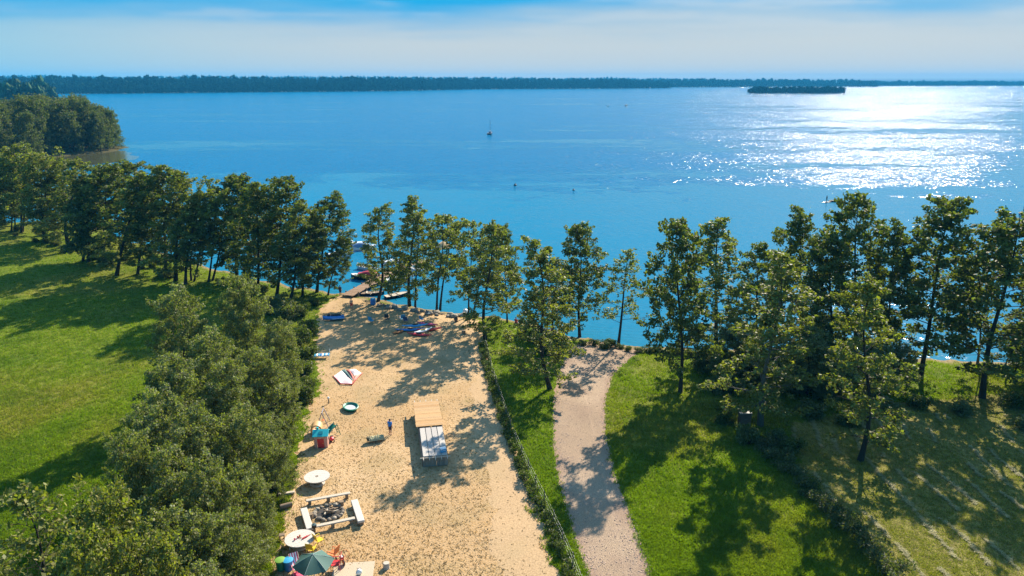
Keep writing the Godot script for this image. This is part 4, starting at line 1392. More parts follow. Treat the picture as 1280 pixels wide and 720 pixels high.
func make_object_materials() -> void:
	M.wood_t = tex(256, func(p: PackedFloat32Array) -> Color:
		var k := 0.88 + 0.45 * (p[0] - 0.5) + 0.15 * (p[1] - 0.5)
		return Color(k, k * 0.99, k * 0.97), [noise(0.05, FastNoiseLite.TYPE_SIMPLEX, 4, 71), noise(0.2, FastNoiseLite.TYPE_SIMPLEX, 2, 72)])
	M.post_wood = wood(Color(0.17, 0.15, 0.12))
	M.steel = mat(Color(0.35, 0.35, 0.35), 0.45, 0.9)
	M.white_paint = mat(Color(0.74, 0.73, 0.70), 0.5)
	M.boat_white = mat(Color(0.76, 0.77, 0.77), 0.3, 0.0, {"clearcoat_enabled": true, "clearcoat": 0.4})
	M.black = mat(Color(0.02, 0.02, 0.022), 0.5)
	M.dark_glass = mat(Color(0.03, 0.04, 0.05), 0.1)
	M.grey_wood = [wood(Color(0.50, 0.46, 0.43)), wood(Color(0.44, 0.41, 0.39)), wood(Color(0.55, 0.51, 0.47))]
	M.new_wood = [wood(Color(0.62, 0.36, 0.15)), wood(Color(0.56, 0.32, 0.13)), wood(Color(0.66, 0.40, 0.18)), wood(Color(0.59, 0.37, 0.18))]
	M.old_wood = [wood(Color(0.30, 0.21, 0.13)), wood(Color(0.36, 0.25, 0.16)), wood(Color(0.25, 0.18, 0.12))]
	M.pale_wood = [wood(Color(0.62, 0.54, 0.44)), wood(Color(0.56, 0.48, 0.38))]
	M.wall_wood = [wood(Color(0.33, 0.29, 0.24)), wood(Color(0.37, 0.32, 0.27)), wood(Color(0.29, 0.25, 0.21))]
	M.stone = [wood(Color(0.25, 0.21, 0.17), 0.95), wood(Color(0.33, 0.28, 0.22), 0.95), wood(Color(0.16, 0.14, 0.12), 0.95), wood(Color(0.42, 0.36, 0.28), 0.95)]
	M.blue = mat(Color(0.02, 0.16, 0.42), 0.4)
	M.sky_blue = mat(Color(0.03, 0.30, 0.55), 0.45)
	M.red = mat(Color(0.55, 0.03, 0.035), 0.45)
	M.pink = mat(Color(0.62, 0.08, 0.16), 0.6)
	M.orange = mat(Color(0.68, 0.20, 0.05), 0.5)
	M.yellow = mat(Color(0.68, 0.50, 0.03), 0.4)
	M.green = mat(Color(0.01, 0.17, 0.10), 0.4)
	M.turquoise = mat(Color(0.02, 0.45, 0.47), 0.45)
	M.skin = mat(Color(0.50, 0.28, 0.18), 0.55, 0.0, {"subsurf_scatter_enabled": true, "subsurf_scatter_strength": 0.1})

func blob(seed_: int, s: Vector3, rough := 0.25, rows := 7, cols := 10) -> ArrayMesh:
	var r := RandomNumberGenerator.new()
	r.seed = seed_
	var f := noise(0.9, FastNoiseLite.TYPE_SIMPLEX_SMOOTH, 2, seed_)
	var b := mb()
	var pts := []
	for i in rows + 1:
		var t := PI * i / rows
		var row := []
		for j in cols:
			var a := TAU * j / cols
			var q := Vector3(sin(t) * cos(a), cos(t), sin(t) * sin(a))
			row.append(q * s * 0.5 * (1.0 + rough * 2.0 * f.get_noise_3d(q.x * 1.3, q.y * 1.3, q.z * 1.3)))
		pts.append(row)
	b.grid(pts, Vector3.ZERO, true)
	return b.mesh()

func make_shed() -> void:
	var a := G(533.5, 503, 1.15)
	var c := G(544, 569.5, 1.15)
	var ax := (c - a)
	var ln := ax.length()
	var t := thing("low_timber_shed", "long low timber shed, half fresh boards, half grey planks", "shed", Vector3((a.x + c.x) / 2, ground_y(-7.5, 61) - 0.02, (a.z + c.z) / 2), atan2(ax.x, ax.z))
	var h := 1.08
	# local +z runs towards the camera end; rear half: boards across; front half: planks along
	var zr := -ln / 2
	var nb := 20
	var rear := ln * 0.5
	for i in nb:
		var w := rear / nb
		var o := part("roof_board", box_mesh(Vector3.ZERO, Vector3(2.5 + rng.randf_range(-0.03, 0.03), 0.05, w - 0.018), 0.008), M.new_wood[rng.randi() % 4], t)
		o.position = Vector3(-0.1 + rng.randf_range(-0.015, 0.015), h + 0.14 + rng.randf_range(-0.004, 0.004), zr + (i + 0.5) * w)
	var front := ln - rear - 0.06
	for i in 4:
		var o := part("roof_plank", box_mesh(Vector3.ZERO, Vector3(0.47, 0.06, front + rng.randf_range(-0.05, 0.05)), 0.012), M.grey_wood[rng.randi() % 3], t)
		o.position = Vector3(-0.79 + i * 0.525, h + 0.03, ln / 2 - front / 2 + 0.02)
	for i in 5:
		var o := part("joist", box_mesh(Vector3.ZERO, Vector3(0.08, 0.12, rear + 0.5), 0.01), M.pale_wood[i % 2], t)
		o.position = Vector3(-1.2 + i * 0.56, h + 0.052, zr + rear / 2 - 0.25)
		var o2 := part("joist", box_mesh(Vector3.ZERO, Vector3(0.07, 0.10, front + 0.55), 0.01), M.pale_wood[i % 2], t)
		o2.position = Vector3(-1.02 + i * 0.51, h - 0.055, ln / 2 - front / 2 + 0.28)
	part("cross_beam", box_mesh(Vector3(0, h - 0.06, ln / 2 + 0.12), Vector3(2.6, 0.09, 0.08), 0.01), M.pale_wood[0], t)
	# walls of upright boards
	for i in 9:
		var x := -0.96 + i * 0.24
		for z: float in [ln / 2 - 0.18, zr + 0.3]:
			part("wall_board", box_mesh(Vector3(x, h / 2 - 0.04, z), Vector3(0.225, h - 0.14, 0.03), 0.004), M.wall_wood[rng.randi() % 3], t)
	var n := int((ln - 0.6) / 0.3)
	for i in n:
		var z := zr + 0.45 + i * 0.3
		for x: float in [-1.1, 1.1]:
			part("wall_board", box_mesh(Vector3(x, h / 2 - 0.04, z), Vector3(0.03, h - 0.14, 0.285), 0.004), M.wall_wood[rng.randi() % 3], t)
	for x: float in [-1.02, 1.02]:
		for z: float in [zr + 0.36, 0.0, ln / 2 - 0.26]: part("post", box_mesh(Vector3(x, h / 2 - 0.06, z), Vector3(0.1, h + 0.0, 0.1), 0.01), M.old_wood[0], t)
	# a blue cooler on the front corner of the roof
	var p := t.transform * Vector3(0.72, h + 0.06, ln / 2 - 0.55)
	var k := thing("cooler_box", "blue cooler box with pale lid on the shed's grey planks", "cooler", p, t.rotation.y + 0.2)
	part("body", box_mesh(Vector3(0, 0.15, 0), Vector3(0.5, 0.3, 0.36), 0.03), M.sky_blue, k)
	part("lid", box_mesh(Vector3(0, 0.33, 0), Vector3(0.52, 0.06, 0.38), 0.02), M.boat_white, k)
	var hd := mb()
	hd.tube([Vector3(-0.22, 0.3, 0.19), Vector3(-0.2, 0.2, 0.24), Vector3(0.2, 0.2, 0.24), Vector3(0.22, 0.3, 0.19)], [0.012, 0.012, 0.012, 0.012], 6)
	part("handle", hd.mesh(), M.boat_white, k)

func spool_table(at: Vector3, label: String, d: float) -> Node3D:
	var t := thing("cable_drum_table", label, "table", at, rng.randf() * TAU, "round cable drum tables")
	var r := d / 2
	for i in 7:   # the round top is cut from planks
		var b := mb()
		var w := d / 7.0
		var x0 := -r + i * w + 0.006
		var x1 := x0 + w - 0.012
		var pts := []
		for s in 7:
			var x := lerpf(x0, x1, s / 6.0)
			pts.append(Vector2(x, sqrt(maxf(r * r - x * x, 0.0004))))
		for s in 6:
			var p: Vector2 = pts[s]
			var q: Vector2 = pts[s + 1]
			b.quad(Vector3(p.x, 0.66, -p.y), Vector3(q.x, 0.66, -q.y), Vector3(q.x, 0.66, q.y), Vector3(p.x, 0.66, p.y), Vector3.UP)
			b.quad(Vector3(p.x, 0.59, -p.y), Vector3(q.x, 0.59, -q.y), Vector3(q.x, 0.59, q.y), Vector3(p.x, 0.59, p.y), Vector3.DOWN)
			for sg: float in [-1.0, 1.0]:
				b.quad(Vector3(p.x, 0.59, sg * p.y), Vector3(q.x, 0.59, sg * q.y), Vector3(q.x, 0.66, sg * q.y), Vector3(p.x, 0.66, sg * p.y), Vector3(p.x + q.x, 0, sg * (p.y + q.y)).normalized())
		for e: float in [x0, x1]:
			var y := sqrt(maxf(r * r - e * e, 0.0004))
			b.quad(Vector3(e, 0.59, -y), Vector3(e, 0.59, y), Vector3(e, 0.66, y), Vector3(e, 0.66, -y), Vector3(signf(e - (x0 + x1) / 2), 0, 0))
		part("top_plank", b.mesh(), M.drum_white, t)
	var ring := mb()
	ring.lathe(Vector3(0, 0.66, 0), [Vector2(0.05, 0.0), Vector2(0.05, 0.014), Vector2(0.12, 0.014), Vector2(0.12, 0.0)], 16)
	part("hub_ring", ring.mesh(), M.old_wood[2], t)
	var core := mb()
	core.lathe(Vector3.ZERO, [Vector2(0.36, 0.06), Vector2(0.33, 0.09), Vector2(0.33, 0.58), Vector2(0.0, 0.585)], 18)
	part("core", core.mesh(), M.old_wood[1], t)
	var foot := mb()
	foot.lathe(Vector3.ZERO, [Vector2(0.0, -0.02), Vector2(0.62, -0.02), Vector2(0.62, 0.055), Vector2(0.0, 0.06)], 24)
	part("base", foot.mesh(), M.drum_white, t)
	var leg := mb()
	rod(leg, Vector3(0, 0.0, r * 0.75), Vector3(0, 0.6, r * 0.75), 0.03)
	part("prop", leg.mesh(), M.white_paint, t)
	return t

func bench(label: String, a: Vector3, b: Vector3, w: float, th: float, m: Material, legs: Material) -> void:
	var c := (a + b) / 2
	var ln := a.distance_to(b)
	c.y = ground_y(c.x, -c.z)
	var t := thing("log_bench", label, "bench", c, atan2((b - a).x, (b - a).z) - PI / 2, "benches round the fire pit")
	part("seat", box_mesh(Vector3(0, 0.46 - th / 2, 0), Vector3(ln, th, w), 0.025), m, t)
	for x: float in ([-0.42, 0.0, 0.42] if ln > 3.0 else [-0.38, 0.38]):
		part("leg", box_mesh(Vector3(x * ln, (0.46 - th) / 2 - 0.02, 0), Vector3(0.24, 0.46 - th + 0.02, w * 0.8), 0.03), legs, t)

func make_fire_place() -> void:
	M.drum_white = wood(Color(0.66, 0.62, 0.57), 0.8)
	spool_table(on(397, 606), "round cable drum table, bare, beside the fire pit benches", 2.05)
	var tb := spool_table(on(376, 684), "round cable drum table with bottle and cups by the parasol", 2.1)
	var y := tb.position.y + 0.662
	var bt := thing("bottle", "red bottle lying on the round table by the parasol", "bottle", Vector3(tb.position.x + 0.42, y + 0.05, tb.position.z - 0.1), 0.9)
	var bm := mb()
	bm.lathe(Vector3(-0.35, 0, 0), [Vector2(0, 0), Vector2(0.055, 0.01), Vector2(0.06, 0.05), Vector2(0.06, 0.42), Vector2(0.03, 0.55), Vector2(0.022, 0.64)], 12, Basis(Vector3(0, 0, 1), -PI / 2))
	part("glass_body", bm.mesh(), M.red, bt)
	var cm := mb()
	cm.lathe(Vector3(0.29, 0, 0), [Vector2(0.026, 0), Vector2(0.026, 0.07), Vector2(0.0, 0.075)], 10, Basis(Vector3(0, 0, 1), -PI / 2))
	part("cap", cm.mesh(), M.old_wood[2], bt)
	for q: Array in [[-0.15, 0.0, "red"], [-0.3, 0.25, "pink"], [-0.05, -0.15, "orange"]]:
		var cup := mb()
		cup.lathe(Vector3.ZERO, [Vector2(0.0, 0.0), Vector2(0.05, 0.0), Vector2(0.065, 0.12), Vector2(0.058, 0.12), Vector2(0.046, 0.012), Vector2(0.0, 0.012)], 12)
		var o := part("cup", cup.mesh(), M[q[2]])
		o.position = Vector3(tb.position.x + q[0], y, tb.position.z + q[1])
		tag(o, q[2] + " cup standing on the round table by the parasol", "cup", "cups on the round table")
	bench("plank bench beside the fire pit, facing the bare round table", on(383, 633), on(438, 623), 0.34, 0.09, M.pale_wood[0], M.old_wood[0])
	bench("plank bench of the fire pit with the cooking pot at its end", on(388, 667), on(444, 655), 0.34, 0.10, M.pale_wood[0], M.old_wood[1])
	bench("thick white beam bench at the fire pit's open sand side", on(443, 632), on(452, 659), 0.52, 0.2, M.drum_white, M.old_wood[0])
	bench("thick white beam bench at the fire pit's thicket side", on(380, 643), on(388, 669), 0.5, 0.2, M.drum_white, M.old_wood[0])
	var c := on(411, 643)
	var ash := mb()
	ash.lathe(Vector3.ZERO, [Vector2(0.98, -0.02), Vector2(0.9, 0.02), Vector2(0.5, 0.035), Vector2(0.0, 0.03)], 22)
	var ao := part("ash", ash.mesh(), mat(Color(0.045, 0.04, 0.036), 1.0))
	ao.position = c
	tag(ao, "dark ash bed inside the ring of stones", "ash", "", "stuff")
	for i in 19:
		var a := TAU * i / 19 + rng.randf_range(-0.06, 0.06)
		var s := rng.randf_range(0.24, 0.42)
		var o := part("stone", blob(300 + i, Vector3(s * 1.2, s * 0.8, s), 0.2, 5, 8), M.stone[i % 4])
		o.position = c + Vector3(cos(a) * 1.08, s * 0.25, sin(a) * 1.02)
		o.rotation.y = rng.randf() * TAU
		tag(o, "field stone in the ring round the fire pit", "stone", "stones ringing the fire pit")
	for i in 9:
		var a := rng.randf() * TAU
		var ln := rng.randf_range(0.55, 0.95)
		var lg := mb()
		lg.tube([Vector3(-ln / 2, 0, 0), Vector3(0, 0.01, 0.015), Vector3(ln / 2, 0, 0)], [0.06, 0.065, 0.055], 8)
		var o := part("firewood_log", lg.mesh(), M.pale_wood[i % 2] if i < 4 else M.old_wood[i % 3])
		o.position = c + Vector3(cos(a) * 0.3 + 0.12, 0.09 + (i / 3) * 0.11, sin(a) * 0.25)
		o.rotation = Vector3(0, a * 1.7, rng.randf_range(-0.12, 0.12))
		tag(o, "split log heaped in the middle of the fire pit", "log", "firewood in the fire pit")
	for q: Array in [[388, 650, 0.42, "brown chopping stump between the fire pit and its thicket side bench"], [389, 662, 0.36, "short stump beside the corner of the fire pit benches"], [427, 633, 0.36, "low dark stump at the fire pit's far corner"], [483, 709, 0.40, "pale sawn block standing alone on the sand by the mat"]]:
		var s := mb()
		var r: float = q[2] / 2 * 1.1
		s.lathe(Vector3.ZERO, [Vector2(r * 1.1, -0.03), Vector2(r, 0.08), Vector2(r * 0.97, q[2]), Vector2(r * 0.9, q[2] + 0.015), Vector2(0, q[2] + 0.015)], 14)
		var o := part("stump", s.mesh(), M.old_wood[0] if q[0] < 470 else M.pale_wood[0])
		o.position = on(q[0], q[1])
		tag(o, q[3], "stump")
	var pot := thing("cooking_pot", "black cooking pot on the corner of a fire pit bench", "pot", on(393.5, 668) + Vector3(0, 0.46, 0))
	var pm := mb()
	pm.lathe(Vector3.ZERO, [Vector2(0, 0), Vector2(0.15, 0.005), Vector2(0.18, 0.06), Vector2(0.18, 0.24), Vector2(0.165, 0.24), Vector2(0.16, 0.03), Vector2(0, 0.025)], 16)
	part("body", pm.mesh(), M.black, pot)
	var pl := mb()
	pl.lathe(Vector3(0, 0.24, 0), [Vector2(0.185, 0), Vector2(0.17, 0.02), Vector2(0.03, 0.045), Vector2(0.03, 0.075), Vector2(0, 0.08)], 16)
	part("lid", pl.mesh(), mat(Color(0.05, 0.08, 0.08), 0.4), pot)
	# wood lying at the edge of the thicket
	var pk := part("plank_offcut", box_mesh(Vector3(0, 0.12, 0), Vector3(1.3, 0.16, 0.3), 0.02), M.pale_wood[0])
	pk.position = on(358, 620)
	pk.rotation = Vector3(0, 0.25, 0.04)
	tag(pk, "pale plank offcut lying at the thicket's edge", "plank")
	var lgm := mb()
	lgm.tube([Vector3(-0.45, 0.2, 0), Vector3(0.45, 0.2, 0)], [0.21, 0.2], 12)
	var lo := part("log", lgm.mesh(), M.old_wood[2])
	lo.position = on(358, 637)
	lo.rotation.y = 0.5
	tag(lo, "short thick brown log at the thicket's edge", "log")

func chair(called: String, label: String, at: Vector3, turn: float, m: Material, legs: Material, s := 1.0, group := "") -> void:
	var t := thing(called, label, "chair", at, turn, group)
	t.scale = Vector3.ONE * s
	var seat := mb()
	var pts := []
	for i in 5:
		var row := []
		for j in 5: row.append(Vector3((j - 2) * 0.13, 0.43 - 0.03 * (1.0 - pow((j - 2) / 2.0, 2.0)), -0.24 + i * 0.12))
		pts.append(row)
	seat.grid(pts, Vector3(0, -5, 0))
	seat.box(Vector3(0, 0.395, 0), Vector3(0.5, 0.02, 0.46), Basis.IDENTITY, 0.006)
	part("seat", seat.mesh(), m, t)
	part("backrest", box_mesh(Vector3(0, 0.72, -0.3), Vector3(0.52, 0.52, 0.03), 0.012, Basis(Vector3.RIGHT, -0.22)), m, t)
	for x: float in [-0.25, 0.25]:
		for z: float in [-0.24, 0.24]:
			var l := mb()
			rod(l, Vector3(x * 1.1, -0.02, z * 1.15), Vector3(x, 0.42 if z < 0 else 0.62, z), 0.018)
			part("leg", l.mesh(), legs, t)
		part("armrest", box_mesh(Vector3(x * 1.12, 0.635, -0.02), Vector3(0.06, 0.03, 0.52), 0.01), m, t)

func make_picnic() -> void:
	# parasol
	var top := G(391, 693, 2.45)
	var t := thing("parasol", "dark green parasol with pale ribs over the picnic chairs", "parasol", Vector3(top.x, ground_y(top.x, -top.z), top.z), 0.35)
	var pole := mb()
	pole.tube([Vector3(0, -0.2, 0), Vector3(0, 2.5, 0)], [0.025, 0.022], 8)
	part("pole", pole.mesh(), M.white_paint, t)
	M.parasol = mat(Color(0.03, 0.10, 0.085), 0.75, 0.0, {"cull_mode": BaseMaterial3D.CULL_DISABLED, "backlight_enabled": true, "backlight": Color(0.2, 0.3, 0.26)})
	for i in 6:
		var a := TAU * i / 6
		var b := TAU * (i + 1) / 6
		var g := mb()
		var pts := []
		for s in 7:
			var f := s / 6.0
			var row := []
			for k in 7:
				var w := lerpf(a, b, k / 6.0)
				var rr := 1.35 * f * cos(PI / 6) / cos(w - (a + b) / 2)
				row.append(Vector3(cos(w) * rr, 2.45 - 0.62 * pow(f, 1.25) - 0.05 * sin(PI * k / 6.0) * f, sin(w) * rr))
			pts.append(row)
		g.grid(pts, Vector3(0, -5, 0))
		part("canopy_panel", g.mesh(), M.parasol, t)
		var rb := mb()
		rb.tube([Vector3(0, 2.462, 0), Vector3(cos(a) * 0.7, 2.462 - 0.62 * pow(0.52, 1.25), sin(a) * 0.7), Vector3(cos(a) * 1.36, 1.845, sin(a) * 1.36)], [0.014, 0.014, 0.012], 5)
		part("rib", rb.mesh(), mat(Color(0.30, 0.36, 0.33), 0.6), t)
	var fin := mb()
	fin.lathe(Vector3(0, 2.46, 0), [Vector2(0.04, 0), Vector2(0.03, 0.05), Vector2(0, 0.09)], 10)
	part("finial", fin.mesh(), M.white_paint, t)
	chair("garden_chair", "yellow plastic garden chair between round table and fire pit", on(399, 682), 2.4, M.yellow, M.yellow, 1.05, "yellow chairs")
	chair("garden_chair", "yellow plastic garden chair half under the parasol", on(390, 693), 2.9, M.yellow, M.yellow, 1.05, "yellow chairs")
	chair("garden_chair", "orange garden chair beside the dark parasol", on(417, 699), -2.0, M.orange, M.orange, 1.15)
	chair("garden_chair", "red garden chair in the parasol's shade near the trike", on(420, 711), -1.4, M.red, M.red, 1.15)
	# striped deck chair
	var dk := thing("deck_chair", "red and white striped deck chair beside the dark parasol", "chair", on(370, 713), 0.5)
	for x: float in [-0.3, 0.3]:
		var r := mb()
		rod(r, Vector3(x, 0.0, 0.75), Vector3(x, 0.95, -0.6), 0.022)
		part("rail", r.mesh(), M.pale_wood[0], dk)
		var q := mb()
		rod(q, Vector3(x * 0.9, 0.0, -0.5), Vector3(x * 0.9, 0.5, 0.45), 0.02)
		part("leg", q.mesh(), M.pale_wood[0], dk)
	for k in 7:
		var b := mb()
		var pts := []
		for i in 9:
			var f := i / 8.0
			var row := []
			for j in 2: row.append(Vector3(-0.28 + (k + j) * 0.08, lerpf(0.42, 0.96, f) - 0.22 * sin(PI * f), lerpf(0.55, -0.62, f)))
			pts.append(row)
		b.grid(pts, Vector3(0, -5, 0))
		part("sling_stripe", b.mesh(), M.pink if k % 2 == 0 else M.white_paint, dk)
	var mt := mb()
	var pts := []
	for i in 13:
		var row := []
		for j in 9:
			var e := maxf(absf(i - 6) / 6.0, absf(j - 4) / 4.0)
			row.append(Vector3((j - 4) * 0.085, 0.13 * (1.0 - pow(e, 6.0)) + 0.015 * sin(i * PI / 2), (i - 6) * 0.14))
		pts.append(row)
	mt.grid(pts, Vector3(0, -5, 0))
	var mo := part("air_mattress", mt.mesh(), M.pink)
	mo.position = on(377, 722)
	mo.rotation.y = 0.9
	tag(mo, "pink air mattress on the sand below the parasol", "mattress")
	# bins
	for q: Array in [[351.5, 713, "green", "dark green bin with bright lid at the thicket's edge"], [361, 713, "blue", "blue bin beside the dark green bin"]]:
		var b := thing("bin", q[3], "bin", on(q[0], q[1]), 0.0, "bins by the picnic place")
		var m := mb()
		m.lathe(Vector3.ZERO, [Vector2(0, 0), Vector2(0.26, 0), Vector2(0.33, 0.75), Vector2(0.30, 0.75), Vector2(0.29, 0.7)], 16)
		part("body", m.mesh(), M[q[2]], b)
		var l := mb()
		l.lathe(Vector3(0, 0.75, 0), [Vector2(0.36, -0.02), Vector2(0.36, 0.03), Vector2(0.2, 0.07), Vector2(0, 0.08)], 16)
		part("lid", l.mesh(), mat(Color(0.16, 0.32, 0.05), 0.5) if q[2] == "green" else M.sky_blue, b)
	# tricycle
	var tr := thing("tricycle", "small red and white tricycle beside the orange chair", "tricycle", on(427, 703), 0.6)
	var fr := mb()
	fr.tube([Vector3(0, 0.6, 0.42), Vector3(0, 0.25, 0.38), Vector3(0, 0.3, 0.0), Vector3(0, 0.28, -0.35)], [0.03, 0.03, 0.03, 0.03], 8)
	part("frame", fr.mesh(), M.red, tr)
	part("seat", box_mesh(Vector3(0, 0.38, -0.1), Vector3(0.24, 0.06, 0.28), 0.025), M.white_paint, tr)
	var hb := mb()
	hb.tube([Vector3(-0.24, 0.68, 0.34), Vector3(-0.05, 0.62, 0.42), Vector3(0.05, 0.62, 0.42), Vector3(0.24, 0.68, 0.34)], [0.018, 0.018, 0.018, 0.018], 7)
	part("handlebar", hb.mesh(), M.red, tr)
	for q: Array in [[0.0, 0.21, 0.42], [-0.24, 0.14, -0.36], [0.24, 0.14, -0.36]]:
		var w := mb()
		var r: float = q[1]
		w.lathe(Vector3.ZERO, [Vector2(r * 0.7, -0.03), Vector2(r, -0.03), Vector2(r, 0.03), Vector2(r * 0.7, 0.03), Vector2(r * 0.7, -0.03)], 16, Basis(Vector3(0, 0, 1), PI / 2))
		var wo := part("wheel", w.mesh(), M.black, tr)
		wo.position = Vector3(q[0], q[1], q[2])
		var h := mb()
		h.lathe(Vector3.ZERO, [Vector2(0, -0.02), Vector2(r * 0.7, -0.02), Vector2(r * 0.7, 0.02), Vector2(0, 0.02)], 12, Basis(Vector3(0, 0, 1), PI / 2))
		part("hub", h.mesh(), M.orange, wo)
	# hoop leaning on the tricycle
	var ho := mb()
	var hp := []
	var hr := []
	for k in 25:
		hp.append(Vector3(cos(TAU * k / 24) * 0.36, 0.36 + sin(TAU * k / 24) * 0.36, 0))
		hr.append(0.014)
	ho.tube(hp, hr, 6, false)
	var hoop := part("toy_hoop", ho.mesh(), M.orange)
	hoop.position = on(431.5, 701)
	hoop.rotation = Vector3(-0.35, 0.5, 0)
	tag(hoop, "thin orange toy hoop standing beside the tricycle", "hoop")
	# mat
	var a := on(421, 706)
	var b2 := on(468, 700.5)
	var m3 := mb()
	m3.box(Vector3((a.x + b2.x) / 2 + 0.1, 0.02, (a.z + b2.z) / 2 + 1.7), Vector3(2.75, 0.035, 3.4), Basis(Vector3.UP, 0.09), 0.012)
	var rug := part("beach_mat", m3.mesh(), mat(Color(0.60, 0.50, 0.36), 0.95, 0.0, {"albedo_texture": M.wood_t, "uv1_triplanar": true, "uv1_scale": Vector3(3, 3, 3)}))
	rug.position.y = ground_y(a.x + 1.3, -a.z - 1.5) + 0.035
	tag(rug, "large pale mat spread on the sand beside the parasol", "mat")
	var bg := thing("beach_bag", "small white and grey bag on the pale mat", "bag", on(449, 719) + Vector3(0, 0.08, 0), 0.7)
	part("body", blob(77, Vector3(0.5, 0.42, 0.3), 0.12), M.white_paint, bg).position.y = 0.19
	var st := mb()
	st.tube([Vector3(-0.18, 0.3, 0), Vector3(-0.1, 0.5, 0.02), Vector3(0.1, 0.5, 0.02), Vector3(0.18, 0.3, 0)], [0.02, 0.02, 0.02, 0.02], 6)
	part("strap", st.mesh(), mat(Color(0.25, 0.24, 0.32), 0.8), bg)
	var dw := thing("side_stool", "little dark stool at the thicket's edge by the table", "stool", on(353, 676), 0.3)
	part("seat", box_mesh(Vector3(0, 0.4, 0), Vector3(0.4, 0.06, 0.36), 0.02), M.old_wood[2], dw)
	for x: float in [-0.15, 0.15]:
		for z: float in [-0.13, 0.13]: part("leg", box_mesh(Vector3(x, 0.185, z), Vector3(0.05, 0.38, 0.05), 0.006), M.old_wood[2], dw)

func make_play() -> void:
	# playhouse
	var t := thing("playhouse", "plastic playhouse with turquoise roof and red door", "playhouse", on(402.5, 558), 0.12)
	var wall := mat(Color(0.55, 0.30, 0.24), 0.5)
	for x: float in [-0.56, 0.56]: part("wall", box_mesh(Vector3(x, 0.6, 0), Vector3(0.06, 1.2, 1.0), 0.015), wall, t)
	for z: float in [-0.5, 0.5]:
		for x: float in [-0.42, 0.42]: part("wall", box_mesh(Vector3(x, 0.6, z), Vector3(0.22, 1.2, 0.06), 0.015), wall, t)
		part("wall", box_mesh(Vector3(0, 1.08, z), Vector3(0.62, 0.24, 0.058), 0.012), wall, t)
	var door := part("door", box_mesh(Vector3(0, 0.48, 0.5), Vector3(0.58, 0.92, 0.045), 0.015), M.red, t)
	part("handle", box_mesh(Vector3(0.2, 0.5, 0.54), Vector3(0.05, 0.05, 0.06), 0.012), M.yellow, door)
	var win := part("window", box_mesh(Vector3(0.6, 0.75, 0), Vector3(0.03, 0.4, 0.4), 0.008), M.white_paint, t)
	part("pane", box_mesh(Vector3(0.618, 0.75, 0), Vector3(0.01, 0.32, 0.32), 0.0), M.dark_glass, win)
	for sg: float in [-1.0, 1.0]:
		var rf := part("roof_panel", box_mesh(Vector3(0, 1.42, sg * 0.33), Vector3(1.42, 0.06, 0.80), 0.02, Basis(Vector3.RIGHT, sg * 0.52)), M.turquoise, t)
		part("skylight", box_mesh(Vector3(0.05, 1.47, sg * 0.35), Vector3(0.36, 0.03, 0.3), 0.01, Basis(Vector3.RIGHT, sg * 0.52)), mat(Color(0.01, 0.22, 0.24), 0.4), rf)
	for x: float in [-0.56, 0.56]:
		var g := mb()
		g.tri(Vector3(x, 1.2, -0.5), Vector3(x, 1.2, 0.5), Vector3(x, 1.55, 0))
		g.tri(Vector3(x + 0.03, 1.2, -0.5), Vector3(x + 0.03, 1.55, 0), Vector3(x + 0.03, 1.2, 0.5))
		part("gable", g.mesh(), wall, t)
	var ch := part("chimney", box_mesh(Vector3(-0.3, 1.66, -0.1), Vector3(0.18, 0.3, 0.18), 0.015), M.turquoise, t)
	ch.position.y += 0.0
	# slide
	var s := thing("toy_slide", "green toy slide with white rails beside the playhouse", "slide", on(413, 547), -0.75)
	var sl := mb()
	var pts := []
	for i in 11:
		var f := i / 10.0
		var y := lerpf(1.0, 0.12, f) + 0.08 * sin(PI * 2 * f)
		pts.append([Vector3(-0.26, y + 0.12, f * 1.5 - 0.6), Vector3(-0.24, y, f * 1.5 - 0.6), Vector3(0.24, y, f * 1.5 - 0.6), Vector3(0.26, y + 0.12, f * 1.5 - 0.6)])
	sl.grid(pts, Vector3(0, -9, 0))
	part("chute", sl.mesh(), M.green, s)
	for x: float in [-0.27, 0.27]:
		var r := mb()
		var path := []
		var rr := []
		for i in 11:
			path.append(pts[i][0 if x < 0 else 3] + Vector3(signf(x) * 0.01, 0.02, 0))
			rr.append(0.03)
		r.tube(path, rr, 6)
		part("rail", r.mesh(), mat(Color(0.12, 0.40, 0.35), 0.5), s)
		var l := mb()
		rod(l, Vector3(x, 0, -0.95), Vector3(x, 1.25, -0.6), 0.03)
		part("ladder_side", l.mesh(), M.green, s)
	for k in 4:
		var st := mb()
		rod(st, Vector3(-0.27, 0.22 + k * 0.24, -0.89 + k * 0.067), Vector3(0.27, 0.22 + k * 0.24, -0.89 + k * 0.067), 0.025)
		part("rung", st.mesh(), M.green, s)
	# red ride-on car
	var car := thing("ride_on_car", "small red ride-on toy car by the playhouse wall", "toy car", on(415, 552), 0.3)
	part("body", blob(55, Vector3(0.46, 0.36, 0.75), 0.08), M.red, car).position.y = 0.26
	part("seat", box_mesh(Vector3(0, 0.42, -0.1), Vector3(0.24, 0.08, 0.26), 0.03), M.black, car)
	for x: float in [-0.2, 0.2]:
		for z: float in [-0.24, 0.24]:
			var w := mb()
			w.lathe(Vector3(x, 0.1, z), [Vector2(0, -0.035), Vector2(0.1, -0.035), Vector2(0.1, 0.035), Vector2(0, 0.035)], 12, Basis(Vector3(0, 0, 1), PI / 2))
			part("wheel", w.mesh(), M.black, car)
	# swing frame
	var sw := thing("toy_swing_frame", "grey blue swing frame shaped like a tall A behind playhouse", "swing", on(404.5, 531), 0.1)
	var fm := mat(Color(0.22, 0.22, 0.30), 0.5)
	for z: float in [-0.55, 0.55]:
		for x: float in [-0.55, 0.55]:
			var l := mb()
			rod(l, Vector3(x, 0, z * 1.2), Vector3(0, 1.45, z), 0.035, 8)
			part("leg", l.mesh(), fm, sw)
